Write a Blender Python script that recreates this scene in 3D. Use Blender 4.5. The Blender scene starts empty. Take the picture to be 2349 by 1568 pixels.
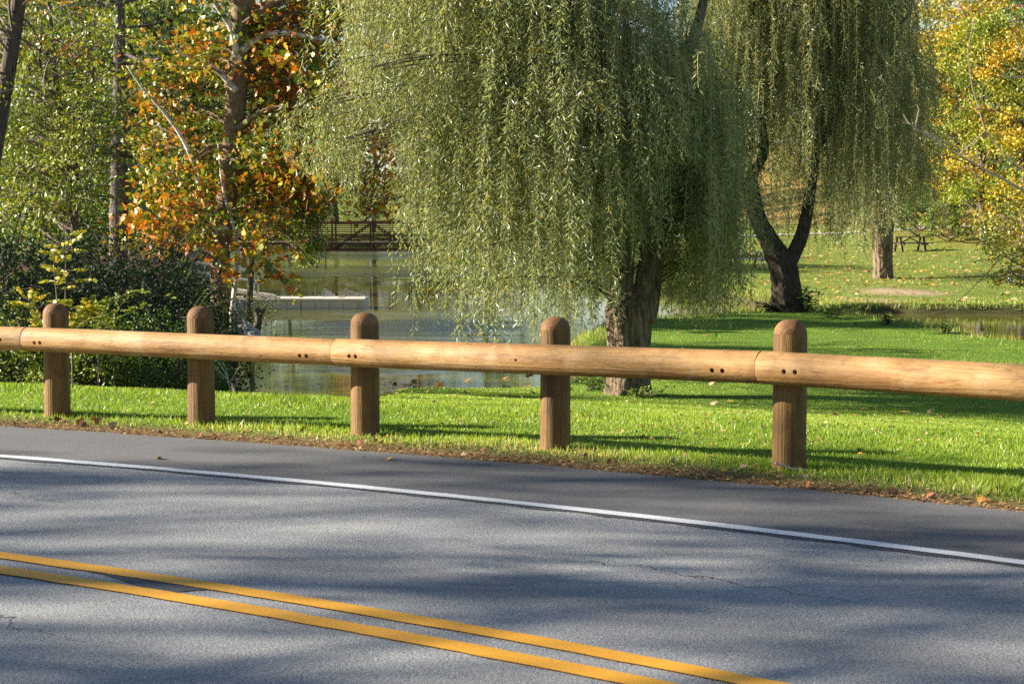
import bpy, bmesh, math
import numpy as np
from mathutils import Vector, Matrix, Quaternion

# ------------------------------------------------------------------ camera, sky, sun, exposure
SC = bpy.context.scene
COL = SC.collection
EYE = np.array([0.0, 0.0, 1.7])
PITCH = math.radians(4.05)
FOC = 4000.0                      # focal length in units of a 2349-wide picture
LENS = FOC / 2349.0 * 36.0

cam_data = bpy.data.cameras.new('camera')
cam_data.lens = LENS
cam_data.sensor_width = 36.0
cam_data.clip_start = 0.1
cam_data.clip_end = 2000.0
cam_data.dof.use_dof = True
cam_data.dof.focus_distance = 17.0
cam_data.dof.aperture_fstop = 8.0
cam = bpy.data.objects.new('camera', cam_data)
cam.location = EYE
cam.rotation_euler = (math.pi / 2 - PITCH, 0, 0)
COL.objects.link(cam)
SC.camera = cam

SUN_EL = math.radians(21.5)
SUN_TO = Vector((-0.995, 0.10, 0)).normalized() * math.cos(SUN_EL) + Vector((0, 0, math.sin(SUN_EL)))

world = bpy.data.worlds.new('World')
SC.world = world
world.use_nodes = True
wn = world.node_tree
wn.nodes.clear()
w_out = wn.nodes.new('ShaderNodeOutputWorld')
w_bg = wn.nodes.new('ShaderNodeBackground')
w_sky = wn.nodes.new('ShaderNodeTexSky')
w_sky.sky_type = 'NISHITA'
w_sky.sun_disc = False
w_sky.sun_elevation = SUN_EL
w_sky.sun_rotation = math.atan2(SUN_TO.x, SUN_TO.y)
w_sky.altitude = 200
w_sky.air_density = 1.0
w_sky.dust_density = 0.35
w_sky.ozone_density = 2.2
w_bg.inputs['Strength'].default_value = 0.050
wn.links.new(w_sky.outputs[0], w_bg.inputs['Color'])
wn.links.new(w_bg.outputs[0], w_out.inputs[0])

sun_data = bpy.data.lights.new('sun', 'SUN')
sun_data.energy = 5.0
sun_data.angle = math.radians(0.5)
sun_data.color = (1.0, 0.92, 0.79)
sun = bpy.data.objects.new('sun', sun_data)
sun.rotation_euler = (-SUN_TO).to_track_quat('-Z', 'Y').to_euler()
sun.location = (-60, 6, 30)
COL.objects.link(sun)

vs = SC.view_settings
vs.view_transform = 'Standard'
vs.look = 'None'
vs.exposure = 1.85
vs.gamma = 1.0
vs.use_curve_mapping = False
SC.render.engine = 'CYCLES'
SC.cycles.max_bounces = 7
SC.cycles.diffuse_bounces = 2
SC.cycles.glossy_bounces = 3
SC.cycles.transmission_bounces = 4
SC.cycles.sample_clamp_indirect = 6.0
SC.cycles.use_denoising = False

# ------------------------------------------------------------------ helpers
def px(u, v, y):
    """world point seen at picture place (u, v), measured on a 2349-wide picture, at distance y along the view"""
    a = (u - 1174.5) / FOC
    b = -(v - 784.0) / FOC
    d = np.array([a, math.cos(PITCH) + b * math.sin(PITCH), -math.sin(PITCH) + b * math.cos(PITCH)])
    return EYE + d * (y / d[1])

def unit(a):
    a = np.asarray(a, float)
    n = np.linalg.norm(a, axis=-1, keepdims=True)
    return a / np.maximum(n, 1e-9)

def smooth(a, b, x):
    t = np.clip((np.asarray(x, float) - a) / (b - a), 0, 1)
    return t * t * (3 - 2 * t)

def hash2(ix, iy, seed=0):
    h = np.sin(ix * 127.1 + iy * 311.7 + seed * 74.7) * 43758.5453
    return h - np.floor(h)

def vnoise(x, y, seed=0):
    ix, iy = np.floor(x), np.floor(y)
    fx, fy = x - ix, y - iy
    fx = fx * fx * (3 - 2 * fx)
    fy = fy * fy * (3 - 2 * fy)
    a = hash2(ix, iy, seed); b = hash2(ix + 1, iy, seed)
    c = hash2(ix, iy + 1, seed); d = hash2(ix + 1, iy + 1, seed)
    return (a * (1 - fx) + b * fx) * (1 - fy) + (c * (1 - fx) + d * fx) * fy

def fbm(x, y, seed=0, n=3):
    s, a, t = 0, 0.5, 0
    for i in range(n):
        s = s + a * vnoise(x * 2 ** i, y * 2 ** i, seed + i)
        t += a
        a *= 0.5
    return s / t

class MB:
    """collects geometry for one mesh; every face carries one number, its tint"""
    def __init__(self):
        self.v, self.f, self.t, self.n = [], [], [], 0
    def add(self, verts, faces, tint=0.5):
        verts = np.asarray(verts, float).reshape(-1, 3)
        faces = np.asarray(faces, np.int64)
        self.v.append(verts)
        self.f.append(faces + self.n)
        self.t.append(np.broadcast_to(np.asarray(tint, float), (len(faces),)))
        self.n += len(verts)
    def tube(self, pts, rad, sides=6, tint=0.5, cap=True, rough=0.0, seed=0):
        pts = np.asarray(pts, float)
        m = len(pts)
        rad = np.broadcast_to(np.asarray(rad, float), (m,))
        tan = unit(np.gradient(pts, axis=0))
        ref = np.array([0.0, 0, 1]) if abs(tan[:, 2]).mean() < 0.8 else np.array([0.0, 1, 0])
        s = unit(np.cross(tan, ref))
        w = np.cross(s, tan)
        ang = np.arange(sides) * 2 * math.pi / sides
        rr = np.ones((m, sides))
        if rough:
            rr = 1 + rough * (fbm(ang[None, :] * sides / 5.0 + 0 * rad[:, None], np.arange(m)[:, None] * 0.45 + 0 * ang[None, :], seed, 3) - 0.5) * 2
            rr[:, -1] = (rr[:, 0] + rr[:, -2]) / 2
        ring = pts[:, None, :] + (rad[:, None] * rr)[:, :, None] * (np.cos(ang)[None, :, None] * s[:, None, :] + np.sin(ang)[None, :, None] * w[:, None, :])
        i = np.arange(m - 1)[:, None] * sides
        j = np.arange(sides)[None, :]
        k = (j + 1) % sides
        f = np.stack([i + j, i + k, i + sides + k, i + sides + j], -1).reshape(-1, 4)
        self.add(ring.reshape(-1, 3), f, tint)
        if cap:
            base = self.n - m * sides
            self.f.append(np.array([[base + q for q in range(sides)][::-1]]))
            self.f.append(np.array([[base + (m - 1) * sides + q for q in range(sides)]]))
            self.t.append(np.full(2, tint))
        return self
    def box(self, c, size, rot=None, tint=0.5):
        c = np.asarray(c, float); h = np.asarray(size, float) / 2
        q = np.array([[x, y, z] for x in (-1, 1) for y in (-1, 1) for z in (-1, 1)]) * h
        if rot is not None:
            q = q @ np.asarray(rot).T
        self.add(q + c, [[0, 1, 3, 2], [4, 6, 7, 5], [0, 4, 5, 1], [2, 3, 7, 6], [0, 2, 6, 4], [1, 5, 7, 3]], tint)
        return self
    def bar(self, a, b, w, h, tint=0.5):
        a = np.asarray(a, float); b = np.asarray(b, float)
        t = unit(b - a)
        ref = np.array([0, 0, 1.0]) if abs(t[2]) < 0.95 else np.array([0, 1.0, 0])
        s = unit(np.cross(t, ref)); u = np.cross(s, t)
        self.box((a + b) / 2, (np.linalg.norm(b - a), w, h), np.stack([t, s, u], 1), tint)
        return self
    def mesh(self, name, origin=(0, 0, 0), flat=True):
        me = bpy.data.meshes.new(name)
        V = np.concatenate(self.v) - np.asarray(origin)
        me.vertices.add(len(V))
        me.vertices.foreach_set('co', V.astype(np.float32).ravel())
        lens = np.concatenate([np.full(len(f), f.shape[1]) for f in self.f])
        idx = np.concatenate([f.ravel() for f in self.f])
        me.loops.add(len(idx))
        me.loops.foreach_set('vertex_index', idx.astype(np.int32))
        me.polygons.add(len(lens))
        me.polygons.foreach_set('loop_start', (np.cumsum(lens) - lens).astype(np.int32))
        at = me.attributes.new('tint', 'FLOAT', 'FACE')
        at.data.foreach_set('value', np.concatenate(self.t).astype(np.float32))
        me.polygons.foreach_set('use_smooth', np.full(len(lens), not flat))
        me.update(calc_edges=True)
        return me

ORG = {}
def org(o):
    return ORG.get(o.name, np.zeros(3)) if o is not None else np.zeros(3)

def tag(o, label=None, cat=None, group=None, kind=None):
    for k, v in (('label', label), ('category', cat), ('group', group), ('kind', kind)):
        if v:
            o[k] = v
    return o

def thing(name, label, cat, loc=(0, 0, 0), group=None):
    o = bpy.data.objects.new(name, None)
    o.empty_display_size = 0.1
    COL.objects.link(o)
    o.location = loc
    ORG[o.name] = np.asarray(loc, float)
    return tag(o, label, cat, group)

def link(name, me, mat=None, parent=None):
    if mat is not None and len(me.materials) == 0:
        me.materials.append(mat)
    o = bpy.data.objects.new(name, me)
    COL.objects.link(o)
    if parent is not None:
        o.parent = parent
        ORG[o.name] = org(parent)
    return o

def build(name, mb, mat, parent=None, flat=True, origin=None):
    """one mesh object from world-space geometry; a part is written relative to its thing"""
    og = org(parent) if parent is not None else (np.zeros(3) if origin is None else np.asarray(origin, float))
    o = link(name, mb.mesh(name, og, flat), mat, parent)
    if parent is None and origin is not None:
        o.location = og
        ORG[o.name] = og
    return o

def copy_tree(o, parent=None):
    c = o.copy()
    COL.objects.link(c)
    c.parent = parent
    for ch in o.children:
        copy_tree(ch, c)
    return c

# ------------------------------------------------------------------ materials
class NT:
    def __init__(self, name):
        self.m = bpy.data.materials.new(name)
        self.m.use_nodes = True
        self.t = self.m.node_tree
        self.t.nodes.clear()
        self.out = self.t.nodes.new('ShaderNodeOutputMaterial')
    def n(self, kind, **kw):
        nd = self.t.nodes.new('ShaderNode' + kind)
        for k, v in kw.items():
            key = k.replace('_', ' ')
            if hasattr(nd, k) and k not in nd.inputs and key not in nd.inputs:
                setattr(nd, k, v)
            else:
                sock = nd.inputs[int(k[1:])] if k[0] == 'i' and k[1:].isdigit() else nd.inputs[k] if k in nd.inputs else nd.inputs[key]
                if isinstance(v, bpy.types.NodeSocket):
                    self.t.links.new(v, sock)
                else:
                    sock.default_value = v
        return nd
    def ramp(self, fac, stops, interp='LINEAR'):
        nd = self.t.nodes.new('ShaderNodeValToRGB')
        nd.color_ramp.interpolation = interp
        el = nd.color_ramp.elements
        while len(el) < len(stops):
            el.new(0.5)
        for e, (p, c) in zip(el, stops):
            e.position = p
            e.color = (*c, 1) if len(c) == 3 else c
        self.t.links.new(fac, nd.inputs[0])
        return nd.outputs[0]
    def coords(self, which='Object', scale=(1, 1, 1), rot=(0, 0, 0)):
        tc = self.t.nodes.new('ShaderNodeTexCoord')
        mp = self.n('Mapping', Vector=tc.outputs[which])
        mp.inputs['Scale'].default_value = scale
        mp.inputs['Rotation'].default_value = rot
        return mp.outputs[0]
    def noise(self, vec, scale, detail=3, rough=0.55, dist=0.0):
        return self.n('TexNoise', Vector=vec, Scale=scale, Detail=detail, Roughness=rough, Distortion=dist).outputs[0]
    def mix(self, fac, a, b, mode='MIX'):
        nd = self.t.nodes.new('ShaderNodeMix')
        nd.data_type = 'RGBA'
        nd.blend_type = mode
        for s, v in ((nd.inputs[0], fac), (nd.inputs[6], a), (nd.inputs[7], b)):
            if isinstance(v, bpy.types.NodeSocket):
                self.t.links.new(v, s)
            else:
                s.default_value = v if not isinstance(v, tuple) or len(v) == 4 else (*v, 1)
        return nd.outputs[2]
    def math(self, op, a, b=0.0):
        nd = self.n('Math', i0=a, i1=b)
        nd.operation = op
        return nd.outputs[0]
    def bump(self, h, strength, dist):
        return self.n('Bump', Height=h, Strength=strength, Distance=dist).outputs[0]
    def attr(self, name='tint'):
        nd = self.t.nodes.new('ShaderNodeAttribute')
        nd.attribute_name = name
        return nd
    def bsdf(self, color, rough=0.7, normal=None, spec=0.3, metal=0.0, **kw):
        b = self.t.nodes.new('ShaderNodeBsdfPrincipled')
        for s, v in (('Base Color', color), ('Roughness', rough), ('Normal', normal), ('Specular IOR Level', spec), ('Metallic', metal)) + tuple(kw.items()):
            if v is None:
                continue
            if isinstance(v, bpy.types.NodeSocket):
                self.t.links.new(v, b.inputs[s])
            else:
                b.inputs[s].default_value = (*v, 1) if isinstance(v, tuple) and len(v) == 3 else v
        return b.outputs[0]
    def done(self, sh):
        self.t.links.new(sh, self.out.inputs[0])
        return self.m

def leaf_mat(name, stops, trans=0.35, rough=0.45, spec=0.4, var=0.25):
    """leaf blades: each leaf has its own colour from its tint; some light passes through"""
    k = NT(name)
    c = k.ramp(k.attr('tint').outputs['Fac'], stops)
    nz = k.noise(k.coords('Object'), 9.0, 2)
    c = k.mix(var, c, k.ramp(nz, [(0.3, (0.35, 0.35, 0.3)), (0.7, (1.35, 1.35, 1.3))]), 'MULTIPLY')
    b = k.bsdf(c, rough, spec=spec)
    tr = k.n('BsdfTranslucent', Color=k.mix(1.0, c, (1.25, 1.2, 0.55, 1), 'MULTIPLY'))
    mx = k.n('MixShader', i0=trans, i1=b, i2=tr.outputs[0])
    return k.done(mx.outputs[0])

def bark_mat(name, dark, light, scale=1.0, stretch=0.16, bump=0.03, patch=None):
    k = NT(name)
    v = k.coords('Object', (1, 1, stretch))
    n1 = k.noise(v, 16 * scale, 5, 0.65, 0.6)
    n2 = k.noise(k.coords('Object'), 2.2 * scale, 3)
    c = k.ramp(n1, [(0.32, dark), (0.62, light)])
    c = k.mix(0.5, c, k.ramp(n2, [(0.3, (0.55, 0.52, 0.5)), (0.7, (1.3, 1.3, 1.3))]), 'MULTIPLY')
    if patch:
        p = k.ramp(k.noise(k.coords('Object', (1, 1, 0.6)), 5.5 * scale, 3, 0.6, 0.4), [(0.46, (0, 0, 0)), (0.52, (1, 1, 1))])
        c = k.mix(p, c, patch)
    return k.done(k.bsdf(c, 0.9, k.bump(n1, 0.9, bump), 0.15))

def plain_mat(name, color, rough=0.7, metal=0.0, var=0.3, scale=6.0, spec=0.3):
    k = NT(name)
    nz = k.noise(k.coords('Object'), scale, 4, 0.6)
    c = k.mix(var, color, k.ramp(nz, [(0.3, (0.45, 0.45, 0.45)), (0.7, (1.4, 1.4, 1.4))]), 'MULTIPLY')
    return k.done(k.bsdf(c, rough, k.bump(nz, 0.15, 0.01), spec, metal))
# ------------------------------------------------------------------ the lie of the land
WL = -1.40                                  # pond level
CC = np.array([-16.35, -14.8])              # centre of the road's bend
R_FENCE, R_EDGE, R_WHITE, R_YEL1, R_YEL2, R_IN = 32.13, 31.47, 30.0, 27.24, 26.98, 24.1

POND = np.array([(-4.2, 25.0), (-1.9, 27.6), (0.4, 28.2), (0.95, 29.9), (1.2, 33.5), (1.25, 40), (1.9, 44.5), (4.2, 47.5), (6.6, 51.0), (8.6, 51.8),
                 (9.9, 50.0), (10.7, 45.0), (11.3, 39.5), (14, 35.5), (34, 33), (36, 58), (24, 57.6), (16.6, 56.6), (12.5, 57.0), (9.8, 55.4), (9.2, 60),
                 (8.3, 66), (3.9, 84), (1.4, 112), (1.5, 128), (6, 150), (4, 186), (-20, 190), (-48, 186), (-34, 150), (-20.5, 112), (-13.5, 75), (-10.3, 61),
                 (-7.8, 50), (-7.0, 44), (-5.6, 35), (-4.9, 29)])
INLET = np.array([(7.45, 30.3), (8.3, 31.0), (12, 31.2), (30, 30), (34, 22), (12, 24.2), (8.9, 25.6), (7.9, 26.6), (7.55, 28.4)])

def sdf(poly, x, y):
    """distance to a closed outline, negative inside"""
    x = np.asarray(x, float); y = np.asarray(y, float)
    d = np.full(np.broadcast(x, y).shape, 1e9)
    ins = np.zeros(d.shape, bool)
    n = len(poly)
    for i in range(n):
        ax, ay = poly[i]; bx, by = poly[(i + 1) % n]
        ex, ey = bx - ax, by - ay
        t = np.clip(((x - ax) * ex + (y - ay) * ey) / (ex * ex + ey * ey), 0, 1)
        d = np.minimum(d, (x - ax - t * ex) ** 2 + (y - ay - t * ey) ** 2)
        c = ((ay > y) != (by > y))
        with np.errstate(divide='ignore', invalid='ignore'):
            c &= x < (bx - ax) * (y - ay) / (by - ay if by != ay else 1e-9) + ax
        ins ^= c
    return np.where(ins, -np.sqrt(d), np.sqrt(d))

def shore(x, y):
    wob = (fbm(np.asarray(x) * 0.9, np.asarray(y) * 0.9, 5) - 0.5) * 0.5
    return np.minimum(sdf(POND, x, y), sdf(INLET, x, y)) + wob

def height(x, y):
    x = np.asarray(x, float); y = np.asarray(y, float)
    r = np.hypot(x - CC[0], y - CC[1]) - R_FENCE
    a = x / np.maximum(y, 1.0)
    left = 1 - smooth(-0.105, -0.06, a)
    zr = -0.98 * smooth(1.0, 13.0, r)
    zl = -1.30 * smooth(1.9, 8.5, r)
    near = zr * (1 - left) + zl * left
    near = np.where(r < 1.5, 0.02 * smooth(-0.62, -0.2, r) - 0.03 * (1 - smooth(-0.72, -0.62, r)), near + 0.02)
    lb = -0.85 + 0.004 * (y - 30)                                     # left bank woodland
    near = near * (1 - left * smooth(24, 33, y)) + lb * left * smooth(24, 33, y)
    opp = -1.08 + 0.025 * np.clip(y - 62, 0, 75) + 0.05 * np.maximum(0, x - 17) * smooth(60, 85, y)
    opp = opp * (1 - smooth(-4, -9, x)) + lb * smooth(-4, -9, x)
    k = smooth(50.8, 54.0, y)
    z = near * (1 - k) + opp * k
    z = z + 7.0 * smooth(188, 300, y) + 5.0 * smooth(120, 230, y) * smooth(10, 45, x) + 4.0 * smooth(120, 230, y) * smooth(-30, -70, x)
    z = z + (fbm(x * 0.35, y * 0.35, 2) - 0.5) * 0.14 * smooth(1.5, 6, r) + (fbm(x * 0.08, y * 0.08, 9) - 0.5) * 0.5 * smooth(60, 100, y)
    s = shore(x, y)
    bank = WL + 0.02 + np.clip(s, 0, None) * 0.85
    z = np.where(s > 0, np.minimum(z, bank), WL - np.minimum(0.9, -s * 0.6))
    return z

def gz(x, y):
    return float(height(np.array([x]), np.array([y]))[0])

def hit(u, v, y0=6.0, y1=260.0):
    """the place on the ground seen at (u, v)"""
    ys = np.linspace(y0, y1, 5000)
    a = (u - 1174.5) / FOC; b = -(v - 784.0) / FOC
    d = np.array([a, math.cos(PITCH) + b * math.sin(PITCH), -math.sin(PITCH) + b * math.cos(PITCH)])
    P = EYE + d[None, :] * (ys / d[1])[:, None]
    below = P[:, 2] <= height(P[:, 0], P[:, 1])
    i = int(np.argmax(below)) if below.any() else len(ys) - 1
    return P[i]

def axis(lo, hi, fine_lo, fine_hi, fine, grow=1.18, most=12.0):
    c = list(np.arange(fine_lo, fine_hi, fine))
    s, p = fine, fine_hi
    while p < hi:
        c.append(p); s = min(s * grow, most); p += s
    c.append(hi)
    s, p, pre = fine, fine_lo, []
    while p > lo:
        s = min(s * grow, most); p -= s; pre.append(max(p, lo))
    return np.array(pre[::-1] + c)

gx = axis(-420, 420, -10, 13, 0.2, 1.07)
gy = axis(-120, 620, 9, 58, 0.22, 1.05)
X, Y = np.meshgrid(gx, gy, indexing='ij')
Z = height(X, Y)
nx, ny = X.shape
ii = np.arange(nx - 1)[:, None] * ny + np.arange(ny - 1)[None, :]
quads = np.stack([ii, ii + ny, ii + ny + 1, ii + 1], -1).reshape(-1, 4)
gm = MB()
gm.add(np.stack([X, Y, Z], -1).reshape(-1, 3), quads)
ground_me = gm.mesh('ground', flat=False)

# colour of the soil and turf: own colours of the place, one per vertex
x, y, z = X.ravel(), Y.ravel(), Z.ravel()
r = np.hypot(x - CC[0], y - CC[1]) - R_FENCE
s = shore(x, y)
def c3(*c): return np.array(c)[None, :]
turf = c3(0.095, 0.17, 0.02) * (0.8 + 0.5 * fbm(x * 0.6, y * 0.6, 3)[:, None])
dry = c3(0.21, 0.21, 0.05)
brown = c3(0.15, 0.085, 0.035)
soil = c3(0.05, 0.035, 0.022)
sand = c3(0.42, 0.30, 0.19)
g = turf
far = smooth(53, 58, y)[:, None]
g = g * (1 - far) + (c3(0.13, 0.19, 0.03) * (1 - 0.55 * fbm(x * 0.25, y * 0.25, 7)[:, None]) + dry * 0.55 * fbm(x * 0.25, y * 0.25, 7)[:, None]) * far
wood = (smooth(-4.6, -6.5, x) * smooth(17, 22, y) * (1 - 0.75 * smooth(95, 120, y)))[:, None]
g = g * (1 - wood) + (soil * 0.5 + brown * 0.5) * wood
hill = (smooth(24, 34, x + 0.12 * (y - 90)) * smooth(58, 70, y) * (0.4 + 0.6 * fbm(x * 0.3, y * 0.3, 4)))[:, None]
g = g * (1 - hill) + c3(0.30, 0.15, 0.05) * hill
verge = ((1 - smooth(-0.5, -0.08, r + 0.22 * (fbm(x * 2.2, y * 2.2, 8) - 0.5))) * 0.9)[:, None]
g = g * (1 - verge) + c3(0.16, 0.10, 0.055) * verge
bankm = ((1 - smooth(0.15, 0.6, s + 0.5 * (fbm(x * 1.5, y * 1.5, 6) - 0.5))) * 0.85)[:, None]
g = g * (1 - bankm) + soil * bankm
sp = hit(2050, 676)
for (du, dv, rx, ry) in ((2060, 668, 1.5, 0.9), (1990, 688, 1.3, 0.7), (2120, 672, 0.9, 0.5)):
    q = hit(du, dv)
    m = np.exp(-(((x - q[0]) / rx) ** 2 + ((y - q[1]) / (ry * 2.2)) ** 2) ** 1.5) * (0.55 + 0.7 * fbm(x * 2, y * 2, 12))
    m = np.clip(m, 0, 0.95)[:, None]
    g = g * (1 - m) + sand * m
ca = ground_me.attributes.new('soil', 'FLOAT_COLOR', 'POINT')
ca.data.foreach_set('color', np.concatenate([np.clip(g, 0, 1), np.ones((len(g), 1))], 1).astype(np.float32).ravel())

k = NT('turf_and_soil')
v = k.coords('Object')
n1 = k.noise(v, 14, 5, 0.7)
n2 = k.noise(v, 1.3, 3)
c = k.mix(0.65, k.attr('soil').outputs['Color'], k.ramp(n1, [(0.3, (0.45, 0.45, 0.4)), (0.72, (1.5, 1.45, 1.4))]), 'MULTIPLY')
c = k.mix(0.35, c, k.ramp(n2, [(0.35, (0.7, 0.75, 0.8)), (0.65, (1.25, 1.2, 1.1))]), 'MULTIPLY')
MAT_GROUND = k.done(k.bsdf(c, 0.95, k.bump(n1, 0.8, 0.05), 0.1))
ground = link('ground', ground_me, MAT_GROUND)
tag(ground, 'grassy park ground with lawn, pond banks and far wooded slope', kind='structure')

# ------------------------------------------------------------------ pond
wb = MB()
wx = np.linspace(-75, 60, 55); wy = np.linspace(20, 215, 80)
A, B = np.meshgrid(wx, wy, indexing='ij')
ii = np.arange(54)[:, None] * 80 + np.arange(79)[None, :]
wb.add(np.stack([A, B, np.full(A.shape, WL)], -1).reshape(-1, 3), np.stack([ii, ii + 80, ii + 81, ii + 1], -1).reshape(-1, 4))
k = NT('pond_water')
v = k.coords('Object')
wob = k.noise(k.coords('Object', (0.10, 0.45, 1)), 1.0, 3, 0.6)
calm = None
for (cx_, cy_, rx_, ry_) in ((-8.0, 103.0, 26.0, 14.0), (-3.0, 50.5, 3.2, 8.5), (-2.6, 36.5, 2.0, 2.2), (7.5, 54.5, 3.0, 3.0), (-25.0, 150.0, 40.0, 18.0)):   # patches ruffled by the wind
    mp_ = k.n('Mapping', Vector=v); mp_.vector_type = 'POINT'
    mp_.inputs['Location'].default_value = (-cx_ / rx_, -cy_ / ry_, 0); mp_.inputs['Scale'].default_value = (1 / rx_, 1 / ry_, 0)
    ln_ = k.n('VectorMath', i0=mp_.outputs[0]); ln_.operation = 'LENGTH'
    one = k.ramp(k.math('ADD', ln_.outputs['Value'], k.math('MULTIPLY', k.math('SUBTRACT', wob, 0.5), 1.7)), [(0.55, (1, 1, 1)), (1.0, (0, 0, 0))])
    calm = one if calm is None else k.math('MAXIMUM', calm, one)
w1 = k.noise(k.coords('Object', (0.75, 1.7, 1), (0, 0, 0.15)), 2.4, 4, 0.6, 0.3)
w2 = k.noise(k.coords('Object', (0.5, 1.2, 1), (0, 0, -0.2)), 0.9, 2)
amp = k.math('ADD', k.math('MULTIPLY', calm, 2.4), 0.05)
hgt = k.math('MULTIPLY', k.math('ADD', w1, k.math('MULTIPLY', w2, 0.7)), amp)
c = k.ramp(k.noise(v, 0.12, 3), [(0.35, (0.09, 0.086, 0.014)), (0.65, (0.125, 0.116, 0.02))])
MAT_WATER = k.done(k.bsdf(c, 0.05, k.bump(hgt, 1.0, 0.022), 0.5, IOR=1.33))
water = build('pond_water', wb, MAT_WATER)
tag(water, 'murky olive green pond with wind-ruffled blue streaks', kind='structure')

# ------------------------------------------------------------------ road
def arc(rad, ang):
    return CC[0] + rad * np.cos(ang), CC[1] + rad * np.sin(ang)

def ring(r0, r1, z, a0=-0.55, a1=2.6, n=260, rows=1, wob0=0.0, wob1=0.0, seed=0, depth=0.0):
    mb = MB()
    ang = np.linspace(a0, a1, n)
    rr = np.linspace(0, 1, rows + 1)
    inner = r0 + wob0 * (fbm(ang * 140, ang * 0, seed, 4) - 0.5)
    outer = r1 + wob1 * (fbm(ang * 150, ang * 0, seed + 3, 4) - 0.5)
    P = []
    for t in rr:
        q = inner * (1 - t) + outer * t
        xx, yy = arc(q, ang)
        P.append(np.stack([xx, yy, np.full(n, z)], -1))
    if depth:
        xx, yy = arc(outer + 0.01, ang)
        P.append(np.stack([xx, yy, np.full(n, z - depth)], -1))
    P = np.array(P)
    m = len(P)
    ii = np.arange(m - 1)[:, None] * n + np.arange(n - 1)[None, :]
    mb.add(P.reshape(-1, 3), np.stack([ii, ii + 1, ii + n + 1, ii + n], -1).reshape(-1, 4))
    return mb

def asphalt(name, dark, light, agg, bump, warm=0.0, cracks=True):
    k = NT(name)
    v = k.coords('Object')
    a1 = k.noise(v, agg, 4, 0.75)
    vor = k.n('TexVoronoi', Vector=v, Scale=agg * 0.9).outputs['Color']
    n2 = k.noise(v, 0.7, 4, 0.6)
    n3 = k.noise(k.coords('Object', (1, 1, 1), (0, 0, 0.6)), 6.0, 4, 0.65)
    c = k.ramp(a1, [(0.30, dark), (0.68, light)])
    c = k.mix(0.35, c, k.ramp(vor, [(0.1, (0.55, 0.55, 0.55)), (0.85, (1.4, 1.38, 1.34))]), 'MULTIPLY')
    c = k.mix(0.5, c, k.ramp(n2, [(0.3, (0.78, 0.78, 0.78)), (0.7, (1.2, 1.19, 1.17))]), 'MULTIPLY')
    c = k.mix(0.25, c, k.ramp(n3, [(0.3, (0.7, 0.7, 0.7)), (0.7, (1.25, 1.25, 1.25))]), 'MULTIPLY')
    if cracks:
        rel = k.n('VectorMath', i0=v, i1=(CC[0], CC[1], 0)); rel.operation = 'SUBTRACT'
        rad_ = k.n('VectorMath', i0=rel.outputs[0]); rad_.operation = 'LENGTH'
        rad_ = rad_.outputs['Value']
        for rc in (27.95, 29.35):                                       # wheel paths, polished darker
            dd = k.math('ABSOLUTE', k.math('SUBTRACT', rad_, rc))
            c = k.mix(k.math('MULTIPLY', k.ramp(dd, [(0.0, (1, 1, 1)), (0.42, (0, 0, 0))]), 0.28), c, (0.10, 0.10, 0.105, 1))
        wob = k.math('MULTIPLY', k.math('SUBTRACT', k.noise(v, 1.1, 5, 0.65), 0.5), 0.9)
        msk = k.ramp(k.noise(v, 0.35, 2), [(0.47, (0, 0, 0)), (0.55, (1, 1, 1))])
        for rc in (28.75, 26.2, 25.0):                                  # thin lengthwise cracks
            dd = k.math('ABSOLUTE', k.math('SUBTRACT', k.math('ADD', rad_, wob), rc))
            c = k.mix(k.math('MULTIPLY', k.ramp(dd, [(0.004, (0.8, 0.8, 0.8)), (0.012, (0, 0, 0))]), msk), c, (0.03, 0.03, 0.033, 1))
        pit = k.noise(v, 3.1, 4, 0.75, 0.5)                             # small dark stains and pits
        c = k.mix(k.ramp(pit, [(0.27, (0.7, 0.7, 0.7)), (0.31, (0, 0, 0))]), c, (0.055, 0.057, 0.065, 1))
    return k.done(k.bsdf(c, 0.88, k.bump(a1, 0.7, bump), 0.25))

MAT_ROAD = asphalt('worn_asphalt', (0.095, 0.096, 0.10), (0.43, 0.425, 0.41), 75, 0.012, cracks=True)
MAT_SHOULDER = asphalt('new_asphalt', (0.070, 0.068, 0.068), (0.170, 0.164, 0.160), 120, 0.004, cracks=False)
road = build('road', ring(R_IN, R_WHITE + 0.02, 0.0, rows=8), MAT_ROAD)
tag(road, 'worn grey asphalt road bending along the fence', kind='structure')
shoulder = build('road_shoulder', ring(R_WHITE + 0.02, R_EDGE, 0.0, rows=3, wob1=0.10, seed=4, depth=0.06), MAT_SHOULDER)
tag(shoulder, 'darker smooth asphalt shoulder outside the white line', kind='structure')

def paint(name, col, wear):
    k = NT(name)
    v = k.coords('Object')
    n1 = k.noise(v, 70, 5, 0.7)
    n2 = k.noise(v, 2.0, 3)
    c = k.mix(0.4, col, k.ramp(n1, [(0.3, (0.7, 0.7, 0.7)), (0.6, (1.1, 1.1, 1.1))]), 'MULTIPLY')
    c = k.mix(k.math('MULTIPLY', k.ramp(k.math('ADD', n1, k.math('MULTIPLY', n2, 0.25)), [(0.36, (1, 1, 1)), (0.50, (0, 0, 0))]), wear), c, (0.12, 0.12, 0.12, 1))
    return k.done(k.bsdf(c, 0.65, k.bump(n1, 0.4, 0.004), 0.35))
MAT_WHITE = paint('white_road_paint', (0.60, 0.60, 0.585), 0.8)
MAT_YELLOW = paint('yellow_road_paint', (0.66, 0.31, 0.02), 0.8)
MAT_SEAL = asphalt('dark_sealer', (0.045, 0.046, 0.052), (0.085, 0.087, 0.095), 120, 0.003, cracks=False)
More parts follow.
